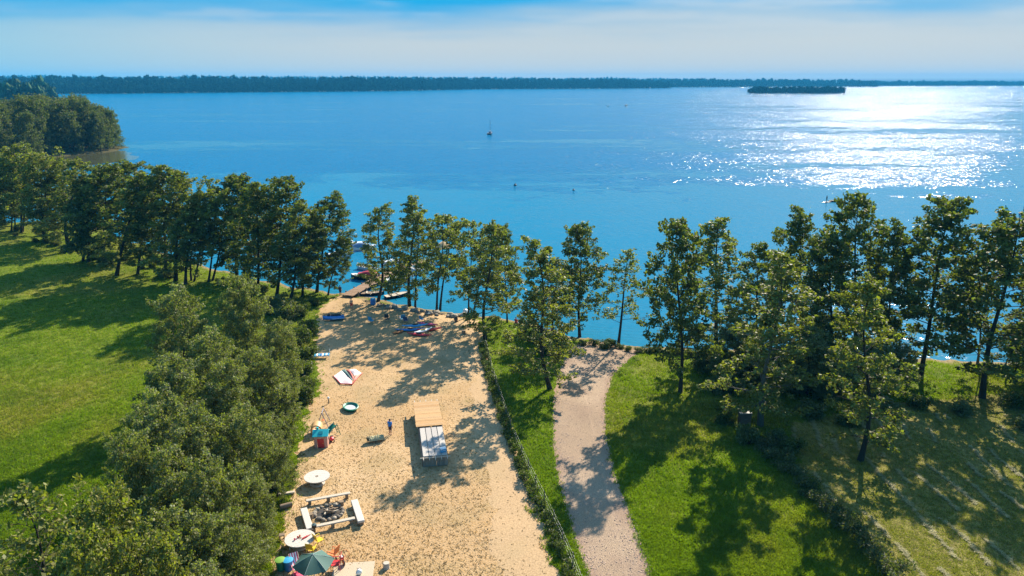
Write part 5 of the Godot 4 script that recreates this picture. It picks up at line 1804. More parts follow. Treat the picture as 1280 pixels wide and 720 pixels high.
	var bar := mb()
	rod(bar, Vector3(0, 1.45, -0.6), Vector3(0, 1.45, 0.6), 0.035, 8)
	part("top_bar", bar.mesh(), fm, sw)
	for z: float in [-0.16, 0.16]:
		var r := mb()
		rod(r, Vector3(0, 1.43, z), Vector3(0, 0.5, z), 0.012, 5)
		part("rope", r.mesh(), M.pale_wood[0], sw)
	part("seat", box_mesh(Vector3(0, 0.48, 0), Vector3(0.26, 0.04, 0.42), 0.015), M.orange, sw)
	# yellow tunnel
	var tu := thing("play_tunnel", "tan plastic play barrel between swing frame and playhouse", "play barrel", on(396.5, 542), 0.15)
	var tm := mb()
	tm.lathe(Vector3(0, 0.52, 0), [Vector2(0.40, -0.5), Vector2(0.52, -0.5), Vector2(0.54, -0.2), Vector2(0.52, 0.0), Vector2(0.54, 0.2), Vector2(0.52, 0.5), Vector2(0.40, 0.5), Vector2(0.40, -0.5)], 20, Basis(Vector3.RIGHT, PI / 2))
	part("barrel", tm.mesh(), mat(Color(0.55, 0.33, 0.14), 0.5), tu)
	for x: float in [-0.36, 0.36]: part("stand", box_mesh(Vector3(x, 0.1, 0), Vector3(0.14, 0.22, 0.9), 0.02), M.orange, tu)
	# green sand pit shell
	var sh := thing("sandpit_shell", "dark green oval sandpit shell lying open on the sand", "sandpit", on(438.5, 512), 0.5)
	var sm := mb()
	sm.lathe(Vector3.ZERO, [Vector2(0.0, 0.0), Vector2(0.55, 0.0), Vector2(0.74, 0.20), Vector2(0.78, 0.32), Vector2(0.70, 0.36), Vector2(0.62, 0.32), Vector2(0.52, 0.10), Vector2(0, 0.09)], 24)
	part("shell", sm.mesh(), M.green, sh).scale = Vector3(1.0, 1.0, 1.35)
	var sd := mb()
	sd.lathe(Vector3.ZERO, [Vector2(0.56, 0.16), Vector2(0.3, 0.2), Vector2(0, 0.18)], 20)
	part("water_fill", sd.mesh(), mat(Color(0.55, 0.58, 0.55), 0.3), sh).scale = Vector3(1.0, 1.0, 1.35)
	# camp bed with a crumpled blanket
	var hp := thing("camp_bed", "low camp bed with a crumpled khaki blanket on the sand", "camp bed", on(469, 553), 0.35)
	part("sling", box_mesh(Vector3(0, 0.34, 0), Vector3(1.5, 0.03, 0.62), 0.01), mat(Color(0.20, 0.18, 0.09), 0.9), hp)
	for z: float in [-0.31, 0.31]:
		var r := mb()
		rod(r, Vector3(-0.8, 0.35, z), Vector3(0.8, 0.35, z), 0.025)
		part("rail", r.mesh(), M.old_wood[2], hp)
	for x: float in [-0.6, 0.0, 0.6]:
		for sg: float in [-1.0, 1.0]:
			var l := mb()
			rod(l, Vector3(x, 0.0, -0.3 * sg), Vector3(x, 0.34, 0.3 * sg), 0.018)
			part("leg", l.mesh(), M.old_wood[2], hp)
	var bk := mb()
	var bp := []
	var cr := noise(1.0, FastNoiseLite.TYPE_SIMPLEX_SMOOTH, 3, 94)
	for i in 15:
		var row := []
		for j in 25:
			var w := cr.get_noise_2d(i * 0.55, j * 0.45)
			var edge := 1.0 - pow(absf(i - 7) / 7.0, 4.0)
			row.append(Vector3((j - 12) * 0.058 + 0.08 * w + 0.1, 0.37 + 0.22 * maxf(0.0, w + 0.35) * edge - (0.12 if i == 0 or i == 14 else 0.0), (i - 7) * 0.052))
		bp.append(row)
	bk.grid(bp, Vector3(0, -5, 0))
	part("blanket", bk.mesh(), mat(Color(0.42, 0.38, 0.22), 0.95), hp)
	part("pillow", blob(95, Vector3(0.42, 0.2, 0.5), 0.2), mat(Color(0.10, 0.09, 0.05), 0.95), hp).position = Vector3(-0.6, 0.46, 0.0)
	# short white marker post
	var wp := thing("marker_post", "short white marker post near the thicket's edge", "post", on(411, 505))
	var wm := mb()
	wm.tube([Vector3(0, -0.1, 0), Vector3(0, 0.55, 0)], [0.05, 0.05], 8)
	part("stake", wm.mesh(), M.post_wood, wp)
	var wc := mb()
	wc.lathe(Vector3(0, 0.55, 0), [Vector2(0.0, 0), Vector2(0.11, 0.01), Vector2(0.12, 0.12), Vector2(0.06, 0.2), Vector2(0, 0.21)], 12)
	part("cap", wc.mesh(), M.white_paint, wp)

func make_beach_gear() -> void:
	# kite spread on the sand
	var c := on(436, 472)
	var kt := thing("kite", "white and pink kite spread flat on the sand", "kite", c + Vector3(0, 0.03, 0), 0.0)
	var g := func(u: float, v: float, y: float) -> Vector3:
		var p := on(u, v)
		return p - c + Vector3(0, y, 0)
	var white := mat(Color(0.74, 0.66, 0.62), 0.7)
	var panels := [[[417, 471], [427, 464], [434, 471], [425, 480], white], [[425, 480], [434, 471], [440, 477], [440, 481], mat(Color(0.72, 0.52, 0.50), 0.7)], [[437, 463], [444, 462], [452, 467], [443, 470], white], [[443, 470], [452, 467], [446, 473], [442, 476], mat(Color(0.70, 0.30, 0.20), 0.7)], [[427, 464], [431, 462], [441, 475], [440, 477], mat(Color(0.05, 0.12, 0.12), 0.7)], [[433, 463], [437, 463], [443, 473], [441, 475], mat(Color(0.45, 0.10, 0.08), 0.7)]]
	for q: Array in panels:
		var b := mb()
		var pts := []
		for i in 6:
			var row := []
			for j in 6:
				var s := i / 5.0
				var w := j / 5.0
				var p: Vector3 = g.call(q[0][0], q[0][1], 0.0).lerp(g.call(q[1][0], q[1][1], 0.0), s)
				var r: Vector3 = g.call(q[3][0], q[3][1], 0.0).lerp(g.call(q[2][0], q[2][1], 0.0), s)
				row.append(p.lerp(r, w) + Vector3(0, 0.02 + 0.16 * sin(PI * s) * sin(PI * w), 0))
			pts.append(row)
		b.grid(pts, Vector3(0, -9, 0))
		part("panel", b.mesh(), q[4], kt)
	var le := mb()
	le.tube([g.call(416.5, 471, 0.06), g.call(426, 481, 0.08), g.call(440, 481.5, 0.08), g.call(446, 474, 0.08), g.call(453, 467, 0.06)], [0.04, 0.07, 0.08, 0.07, 0.04], 8)
	part("leading_edge", le.mesh(), M.red, kt)
	# lounger with blue cushion
	var ls := thing("sun_lounger", "white framed lounger with blue and white cushion by thicket", "sun lounger", on(402.5, 447), 0.15)
	var cols := [M.sky_blue, M.white_paint, M.blue]
	for k in 8: part("cushion_stripe", box_mesh(Vector3(-0.77 + k * 0.22, 0.42 + 0.02 * sin(k * 1.3), 0), Vector3(0.21, 0.1, 0.75), 0.035), cols[[0, 1, 0, 2, 1, 0, 1, 0][k]], ls)
	for x: float in [-0.9, 0.9]:
		for z: float in [-0.4, 0.4]:
			var l := mb()
			rod(l, Vector3(x, 0, z), Vector3(x, 0.95 if z < 0 else 0.45, z), 0.03)
			part("leg", l.mesh(), M.white_paint, ls)
	for z: float in [-0.42, 0.42]:
		part("rail", box_mesh(Vector3(0, 0.36, z), Vector3(1.86, 0.06, 0.05), 0.012), M.white_paint, ls)
	# jet ski
	var js := thing("jet_ski", "blue jet ski with black seat pulled up on the sand", "jet ski", on(417.5, 400), 0.0)
	js.rotation.y = PI / 2 + 0.28 + PI
	var hull := mb()
	var pts := []
	for i in 15:
		var f := i / 14.0
		var z := lerpf(-1.4, 1.5, f)
		var w := 0.56 * (1.0 if f < 0.5 else sqrt(maxf(0.0004, 1.0 - pow((f - 0.5) / 0.505, 2.2))))
		var k := 0.10 + 0.3 * maxf(0.0, f - 0.55)
		pts.append([Vector3(0, k, z), Vector3(w * 0.7, k + 0.08, z), Vector3(w, k + 0.26, z), Vector3(w * 0.94, k + 0.42, z), Vector3(w * 0.55, k + 0.52, z), Vector3(0, k + 0.55 + 0.10 * sin(PI * f), z), Vector3(-w * 0.55, k + 0.52, z), Vector3(-w * 0.94, k + 0.42, z), Vector3(-w, k + 0.26, z), Vector3(-w * 0.7, k + 0.08, z)])
	hull.grid(pts, Vector3(0, 0.4, 0), true)
	var back: Array = pts[0]
	for k in 10: hull.tri(Vector3(0, 0.35, -1.4), back[k], back[(k + 1) % 10], Vector3(0, 0, -1), Vector3(0, 0, -1), Vector3(0, 0, -1))
	part("hull", hull.mesh(), mat(Color(0.02, 0.17, 0.45), 0.25, 0.0, {"clearcoat_enabled": true, "clearcoat": 0.5}), js)
	var seat := mb()
	seat.tube([Vector3(0, 0.72, -0.95), Vector3(0, 0.78, -0.5), Vector3(0, 0.74, 0.0), Vector3(0, 0.84, 0.35)], [0.17, 0.2, 0.17, 0.16], 12)
	part("seat", seat.mesh(), M.black, js)
	var hb := mb()
	hb.tube([Vector3(-0.38, 1.02, 0.5), Vector3(0, 1.0, 0.62), Vector3(0.38, 1.02, 0.5)], [0.03, 0.035, 0.03], 8)
	part("handlebar", hb.mesh(), M.black, js)
	part("console", box_mesh(Vector3(0, 0.86, 0.66), Vector3(0.34, 0.3, 0.42), 0.08, Basis(Vector3.RIGHT, 0.4)), M.black, js)
	part("deck_pad", box_mesh(Vector3(0, 0.60, -1.2), Vector3(0.8, 0.05, 0.36), 0.015), M.black, js)
	for x: float in [-1.0, 1.0]:
		var st := mb()
		st.tube([Vector3(0.545 * x, 0.38, -1.35), Vector3(0.555 * x, 0.38, 0.1), Vector3(0.44 * x, 0.46, 0.9)], [0.02, 0.03, 0.015], 6)
		part("trim", st.mesh(), M.boat_white, js)
	# camp chairs
	var camp := "camp chairs along the shady shore"
	chair("camp_chair", "blue camp chair alone on the sand beside the jet ski", on(464.5, 404), 2.7, M.sky_blue, M.steel, 1.15, camp)
	chair("camp_chair", "black camp chair between two blue ones near the stones", on(484, 402), 0.4, M.black, M.steel, 1.05, camp)
	chair("camp_chair", "pale blue camp chair behind the heap of kayaks", on(503, 402), 3.6, mat(Color(0.10, 0.33, 0.50), 0.7), M.steel, 1.2, camp)
	chair("camp_chair", "navy camp chair next to the pale blue one", on(507.5, 404), 3.0, mat(Color(0.02, 0.06, 0.16), 0.7), M.steel, 1.1, camp)
	chair("camp_chair", "bright blue low camp chair beside the red kayaks", on(527.5, 402), 2.2, M.sky_blue, M.steel, 0.95, camp)
	chair("camp_chair", "dull blue camp chair right under the forked tree", on(536, 394), 2.2, mat(Color(0.06, 0.12, 0.16), 0.7), M.steel, 0.95, camp)
	# kayaks
	for q: Array in [[513, 413, 0.12, 3.3, "blue", 0.0, "long blue kayak on top of the kayak heap"], [524, 419, -0.28, 2.9, "red", 0.0, "red kayak under the kayak heap, toward the open sand"], [537, 413, 0.22, 2.7, "red", 0.0, "red kayak sticking out from the heap toward the fence"], [534, 406, -0.35, 2.6, "pink", 0.0, "crimson kayak at the back of the kayak heap"], [499, 415, 0.9, 1.9, "orange", 0.0, "short orange kayak at the end of the kayak heap"], [529, 417, 0.75, 2.4, "boat_white", 0.3, "white and yellow kayak slanted over the heap"], [519, 411, 0.2, 2.9, "sky_blue", 0.34, "light blue kayak lying on top of the heap"]]:
		q[3] *= 1.2
		var k := thing("kayak", q[6], "kayak", on(q[0], q[1]) + Vector3(0, q[5], 0), q[2], "kayaks heaped on the beach")
		var h := mb()
		var kp := []
		for i in 13:
			var f := i / 12.0
			var w := 0.36 * sin(PI * clampf(f, 0.02, 0.98)) * 0.98 + 0.01
			var x: float = (f - 0.5) * q[3]
			var up := 0.14 * pow(absf(f - 0.5) * 2.0, 3.0)
			var row := []
			for j in 10:
				var a := TAU * j / 10
				row.append(Vector3(x, 0.17 + up + sin(a) * 0.16 * (0.3 + 0.7 * sin(PI * clampf(f, 0.04, 0.96))), cos(a) * w))
			kp.append(row)
		h.grid(kp, Vector3(0, 0.17, 0), true)
		part("hull", h.mesh(), M[q[4]], k)
		var ck := mb()
		var rim := []
		var rr := []
		for i in 17:
			var a := TAU * i / 16
			rim.append(Vector3(cos(a) * 0.38, 0.335, sin(a) * 0.2))
			rr.append(0.028)
		ck.tube(rim, rr, 6, false)
		part("cockpit_rim", ck.mesh(), M.yellow if q[4] == "boat_white" else M.black, k)
		var st := mb()
		st.lathe(Vector3(0, 0.325, 0), [Vector2(0.0, 0.0), Vector2(0.19, 0.004), Vector2(0.19, 0.0)], 14)
		var so := part("seat", st.mesh(), M.black, k)
		so.scale = Vector3(1.9, 1, 1)
	# barrel by the tree
	var br := thing("barrel", "blue plastic barrel at the foot of the column shaped tree", "barrel", on(466.5, 380))
	var bm := mb()
	bm.lathe(Vector3.ZERO, [Vector2(0, 0), Vector2(0.36, 0.0), Vector2(0.42, 0.2), Vector2(0.42, 0.75), Vector2(0.36, 0.95), Vector2(0.33, 0.95), Vector2(0, 0.93)], 18)
	part("body", bm.mesh(), M.blue, br)
	for y: float in [0.3, 0.62]:
		var hm := mb()
		hm.lathe(Vector3(0, y, 0), [Vector2(0.42, -0.03), Vector2(0.445, 0), Vector2(0.42, 0.03)], 18)
		part("hoop", hm.mesh(), M.blue, br)
	var bl := mb()
	bl.lathe(Vector3(0, 0.95, 0), [Vector2(0.37, -0.02), Vector2(0.37, 0.03), Vector2(0, 0.04)], 18)
	part("lid", bl.mesh(), M.sky_blue, br)
	# stones along the shore
	for k in 34:
		var f := k / 33.0
		var u := 474.0 + 116.0 * f + rng.randf_range(-2, 2)
		var v := 381.0 + 13.0 * f + rng.randf_range(-1.5, 4.5)
		var s := rng.randf_range(0.25, 0.85) * (1.0 if k % 3 else 1.3)
		var o := part("boulder", blob(500 + k, Vector3(s * 1.25, s * 0.8, s), 0.22, 6, 9), M.stone[[1, 3, 0, 1][k % 4]])
		o.position = on(u, v) + Vector3(0, s * 0.18, 0)
		o.rotation.y = rng.randf() * TAU
		tag(o, "boulder in the row of stones along the beach waterline", "boulder", "boulders along the waterline")
	# bits by the corner of the beach
	var fl := thing("mooring_buoy", "white mooring buoy stranded at the waterline by the beach corner", "buoy", on(581.5, 388))
	part("float", blob(8, Vector3(0.75, 0.7, 0.75), 0.03, 10, 14), M.boat_white, fl).position.y = 0.33
	var fr := mb()
	fr.tube([Vector3(0, 0.66, 0), Vector3(0, 0.85, 0)], [0.05, 0.04], 8)
	part("eye_bolt", fr.mesh(), M.steel, fl)
	var bp := thing("backpack", "dark backpack left on the sand near the beach corner", "backpack", on(570, 402))
	part("body", blob(9, Vector3(0.55, 0.75, 0.4), 0.12), mat(Color(0.07, 0.05, 0.045), 0.9), bp).position.y = 0.35
	part("pocket", blob(10, Vector3(0.4, 0.35, 0.2), 0.1), mat(Color(0.14, 0.09, 0.06), 0.9), bp).position = Vector3(0, 0.25, 0.2)
	var ss := mb()
	ss.lathe(Vector3.ZERO, [Vector2(0.3, -0.05), Vector2(0.27, 0.1), Vector2(0.26, 0.5), Vector2(0.23, 0.52), Vector2(0, 0.52)], 14)
	var so := part("stump", ss.mesh(), M.old_wood[1])
	so.position = on(579.5, 417)
	tag(so, "brown tree stump at the sand's edge by the fence head", "stump")
	# globe lamp on the lawn
	var lp := thing("globe_lamp", "white globe lamp on a slim dark post on the lawn", "lamp", on(850.5, 492))
	var pm := mb()
	pm.lathe(Vector3.ZERO, [Vector2(0, -0.1), Vector2(0.09, -0.1), Vector2(0.09, 0.12), Vector2(0.04, 0.2), Vector2(0.035, 2.2), Vector2(0.08, 2.24), Vector2(0.08, 2.3), Vector2(0, 2.3)], 12)
	part("post", pm.mesh(), M.black, lp)
	part("globe", blob(11, Vector3(0.46, 0.46, 0.46), 0.0, 12, 16), mat(Color(0.8, 0.8, 0.78), 0.25), lp).position.y = 2.5
	# brown cabinet
	var cb := thing("utility_cabinet", "brown utility cabinet in the shade beside the pale trunk", "cabinet", on(930, 530), 0.1)
	var cm := mat(Color(0.16, 0.09, 0.065), 0.7)
	part("body", box_mesh(Vector3(0, 0.6, 0), Vector3(1.1, 1.2, 0.6), 0.02), cm, cb)
	part("roof", box_mesh(Vector3(0, 1.23, 0.02), Vector3(1.2, 0.06, 0.72), 0.02), mat(Color(0.32, 0.27, 0.22), 0.6), cb)
	for x: float in [-0.27, 0.27]:
		var dr := part("door", box_mesh(Vector3(x, 0.6, 0.31), Vector3(0.5, 1.06, 0.03), 0.008), cm, cb)
		part("handle", box_mesh(Vector3(x * 0.3, 0.62, 0.34), Vector3(0.03, 0.14, 0.03), 0.006), M.steel, dr)

# ---------------------------------------------------------------- pier and boats
func make_pier() -> void:
	var a := G(437, 368, 0.15)
	var e := G(508, 330.5, 0.15)
	var t := thing("pier", "long wooden plank pier running out from the beach", "pier", Vector3(a.x, 0, a.z), atan2(a.x - e.x, a.z - e.z))
	var ln := Vector2(a.x - e.x, a.z - e.z).length()
	var w := 2.0
	var n := int(ln / 0.26)
	var shared: Array[ArrayMesh] = []
	for k in 4: shared.append(box_mesh(Vector3.ZERO, Vector3(w + 0.04 * k, 0.05, 0.235), 0.008))
	for i in n:
		var o := part("plank", shared[rng.randi() % 4], M.deck[rng.randi() % 3], t)
		o.position = Vector3(rng.randf_range(-0.03, 0.03), 0.22 + rng.randf_range(-0.006, 0.006), -0.13 - i * 0.26 + 0.8)
	for x: float in [-0.75, 0.75]: part("beam", box_mesh(Vector3(x, 0.11, -ln / 2 + 0.8), Vector3(0.14, 0.16, ln), 0.01), M.old_wood[0], t)
	var pile := mb()
	pile.tube([Vector3(0, -2.2, 0), Vector3(0, 0.42, 0), Vector3(0, 0.45, 0)], [0.1, 0.1, 0.07], 10)
	var pm := pile.mesh()
	for i in 8:
		for x: float in [-1.08, 1.08]: part("pile", pm, M.old_wood[2], t).position = Vector3(x, 0, -0.8 - i * 2.5)
	# cross arm at the end
	var b := t.transform * Vector3(0, 0, -ln + 1.7)
	var f := G(560, 321, 0.15)
	var c := thing("cross_pier", "cross arm of the pier reaching to the tan canopy", "pier", Vector3(b.x, 0, b.z), atan2(f.x - b.x, f.z - b.z) - PI / 2)
	var l2 := Vector2(f.x - b.x, f.z - b.z).length()
	var m := int(l2 / 0.26)
	var s2: Array[ArrayMesh] = []
	for k in 3: s2.append(box_mesh(Vector3.ZERO, Vector3(0.235, 0.05, 1.8 + 0.04 * k), 0.008))
	for i in m: part("plank", s2[rng.randi() % 3], M.deck[rng.randi() % 3], c).position = Vector3(1.2 + i * 0.26, 0.225, rng.randf_range(-0.03, 0.03))
	for i in int(l2 / 2.4) + 1:
		for z: float in [-0.9, 0.9]: part("pile", pm, M.old_wood[2], c).position = Vector3(1.4 + i * 2.4, 0, z)
	# tan canopy
	var k := thing("thatched_canopy", "tan thatched canopy on posts at the pier arm's end", "canopy", Vector3(f.x, 0.25, f.z) + Vector3(-0.8, 0, 0), 0.2)
	for x: float in [-0.95, 0.95]:
		for z: float in [-0.75, 0.75]:
			var p := mb()
			rod(p, Vector3(x, -0.05, z), Vector3(x, 1.95, z), 0.05, 8)
			part("post", p.mesh(), M.old_wood[1], k)
	var straw := mat(Color(0.55, 0.36, 0.17), 0.95)
	var roof := mb()
	roof.lathe(Vector3(0, 1.75, 0), [Vector2(1.75, 0.0), Vector2(1.8, 0.08), Vector2(1.0, 0.62), Vector2(0.35, 1.05), Vector2(0, 1.15)], 9)
	part("thatch", roof.mesh(), straw, k)
	for q in 9:
		var a2 := TAU * q / 9
		var fr := mb()
		fr.box(Vector3(cos(a2) * 1.66, 1.72, sin(a2) * 1.66), Vector3(0.1, 0.24, 1.0), Basis(Vector3.UP, -a2), 0.01)
		part("fringe", fr.mesh(), straw, k)

func hull_mesh(ln: float, wd: float, h: float, deck := 0.82) -> Array:
	# bow at +x. [hull, deck]
	var b := mb()
	var pts := []
	var rim: Array[Vector3] = []
	for i in 15:
		var f := i / 14.0
		var x := (f - 0.5) * ln
		var w := wd / 2 * (1.0 if f < 0.45 else pow(maxf(0.0, 1.0 - pow((f - 0.45) / 0.553, 2.0)), 0.62)) * (0.9 + 0.1 * minf(1.0, f * 3.0)) + 0.01
		var top := h * (0.85 + 0.35 * f * f)
		var keel := -0.25 + 0.3 * pow(maxf(0.0, f - 0.6) / 0.4, 2.0)
		pts.append([Vector3(x, keel, 0), Vector3(x, keel + 0.08, w * 0.55), Vector3(x, 0.12, w * 0.9), Vector3(x, top, w), Vector3(x, top, w), Vector3(x, top - 0.04, w * deck), Vector3(x, top - 0.04, 0), Vector3(x, top - 0.04, -w * deck), Vector3(x, top, -w), Vector3(x, top, -w), Vector3(x, 0.12, -w * 0.9), Vector3(x, keel + 0.08, -w * 0.55)])
	var outer := []
	var inner := []
	for r: Array in pts:
		outer.append([r[8], r[10], r[11], r[0], r[1], r[2], r[3]])
		inner.append([r[3], r[5], r[6], r[7], r[8]])
	b.grid(outer, Vector3(0, h, 0))
	var st: Array = outer[0]
	for k in 6: b.tri(Vector3(-ln / 2, h * 0.4, 0), st[k], st[k + 1], Vector3(-1, 0, 0), Vector3(-1, 0, 0), Vector3(-1, 0, 0))
	var d := mb()
	d.grid(inner, Vector3(0, -9, 0))
	return [b.mesh(), d.mesh()]

func motorboat(label: String, at: Vector3, turn: float, ln: float, hull_m: Material, deck_m: Material, cover: Material, group: String) -> void:
	var t := thing("motorboat", label, "boat", Vector3(at.x, WATER, at.z), turn, group)
	var m := hull_mesh(ln, ln * 0.38, ln * 0.16)
	part("hull", m[0], hull_m, t)
	part("deck", m[1], deck_m, t)
	var h := ln * 0.16
	if cover:
		var c := mb()
		var pts := []
		for i in 9:
			var f := i / 8.0
			var x := lerpf(-0.48, 0.22, f) * ln
			var row := []
			for j in 9:
				var a := PI * j / 8
				row.append(Vector3(x, h * 0.92 + sin(a) * h * (0.55 + 0.5 * sin(PI * clampf(f * 1.1, 0, 1))), cos(a) * ln * 0.175))
			pts.append(row)
		c.grid(pts, Vector3(0, -3, 0))
		part("cover", c.mesh(), cover, t)
	else:
		part("cockpit", box_mesh(Vector3(-ln * 0.14, h * 0.84, 0), Vector3(ln * 0.42, 0.06, ln * 0.25), 0.02), mat(Color(0.22, 0.2, 0.18), 0.7), t)
		for z: float in [-0.09, 0.09]: part("seat", box_mesh(Vector3(-ln * 0.16, h + 0.1, z * ln), Vector3(0.4, 0.36, ln * 0.1), 0.05), M.boat_white, t)
		var w := mb()
		var pts := []
		for i in 2:
			var row := []
			for j in 9:
				var a := PI * (j / 8.0 - 0.5)
				row.append(Vector3(ln * (0.04 + 0.07 * cos(a)) - i * 0.14, h * 0.95 + i * 0.36, sin(a) * ln * (0.15 - 0.012 * i)))
			pts.append(row)
		w.grid(pts, Vector3(-ln, 0, 0))
		part("windshield", w.mesh(), M.dark_glass, t)
	var en := part("outboard", box_mesh(Vector3(-ln * 0.53, h + 0.1, 0), Vector3(0.3, 0.5, 0.26), 0.07), M.black, t)
	var sh := mb()
	sh.tube([Vector3(-ln * 0.53, h - 0.1, 0), Vector3(-ln * 0.53, -0.5, 0)], [0.07, 0.05], 8)
	part("shaft", sh.mesh(), M.black, en)

func rowboat(label: String, at: Vector3, turn: float, ln: float, hm: Material, dm: Material, group := "") -> Node3D:
	var t := thing("rowing_boat", label, "boat", Vector3(at.x, WATER, at.z), turn, group)
	var m := hull_mesh(ln, ln * 0.36, ln * 0.13, 0.9)
	part("hull", m[0], hm, t)
	part("floor", m[1], dm, t)
	for x: float in [-0.25, 0.05]: part("thwart", box_mesh(Vector3(x * ln, ln * 0.13, 0), Vector3(0.24, 0.05, ln * 0.33), 0.01), M.pale_wood[0], t)
	for z: float in [-1.0, 1.0]:
		var o := mb()
		o.tube([Vector3(0, ln * 0.15, z * 0.2), Vector3(-0.3, ln * 0.13, z * ln * 0.42)], [0.025, 0.03], 6)
		part("oar", o.mesh(), M.pale_wood[1], t)
	return t

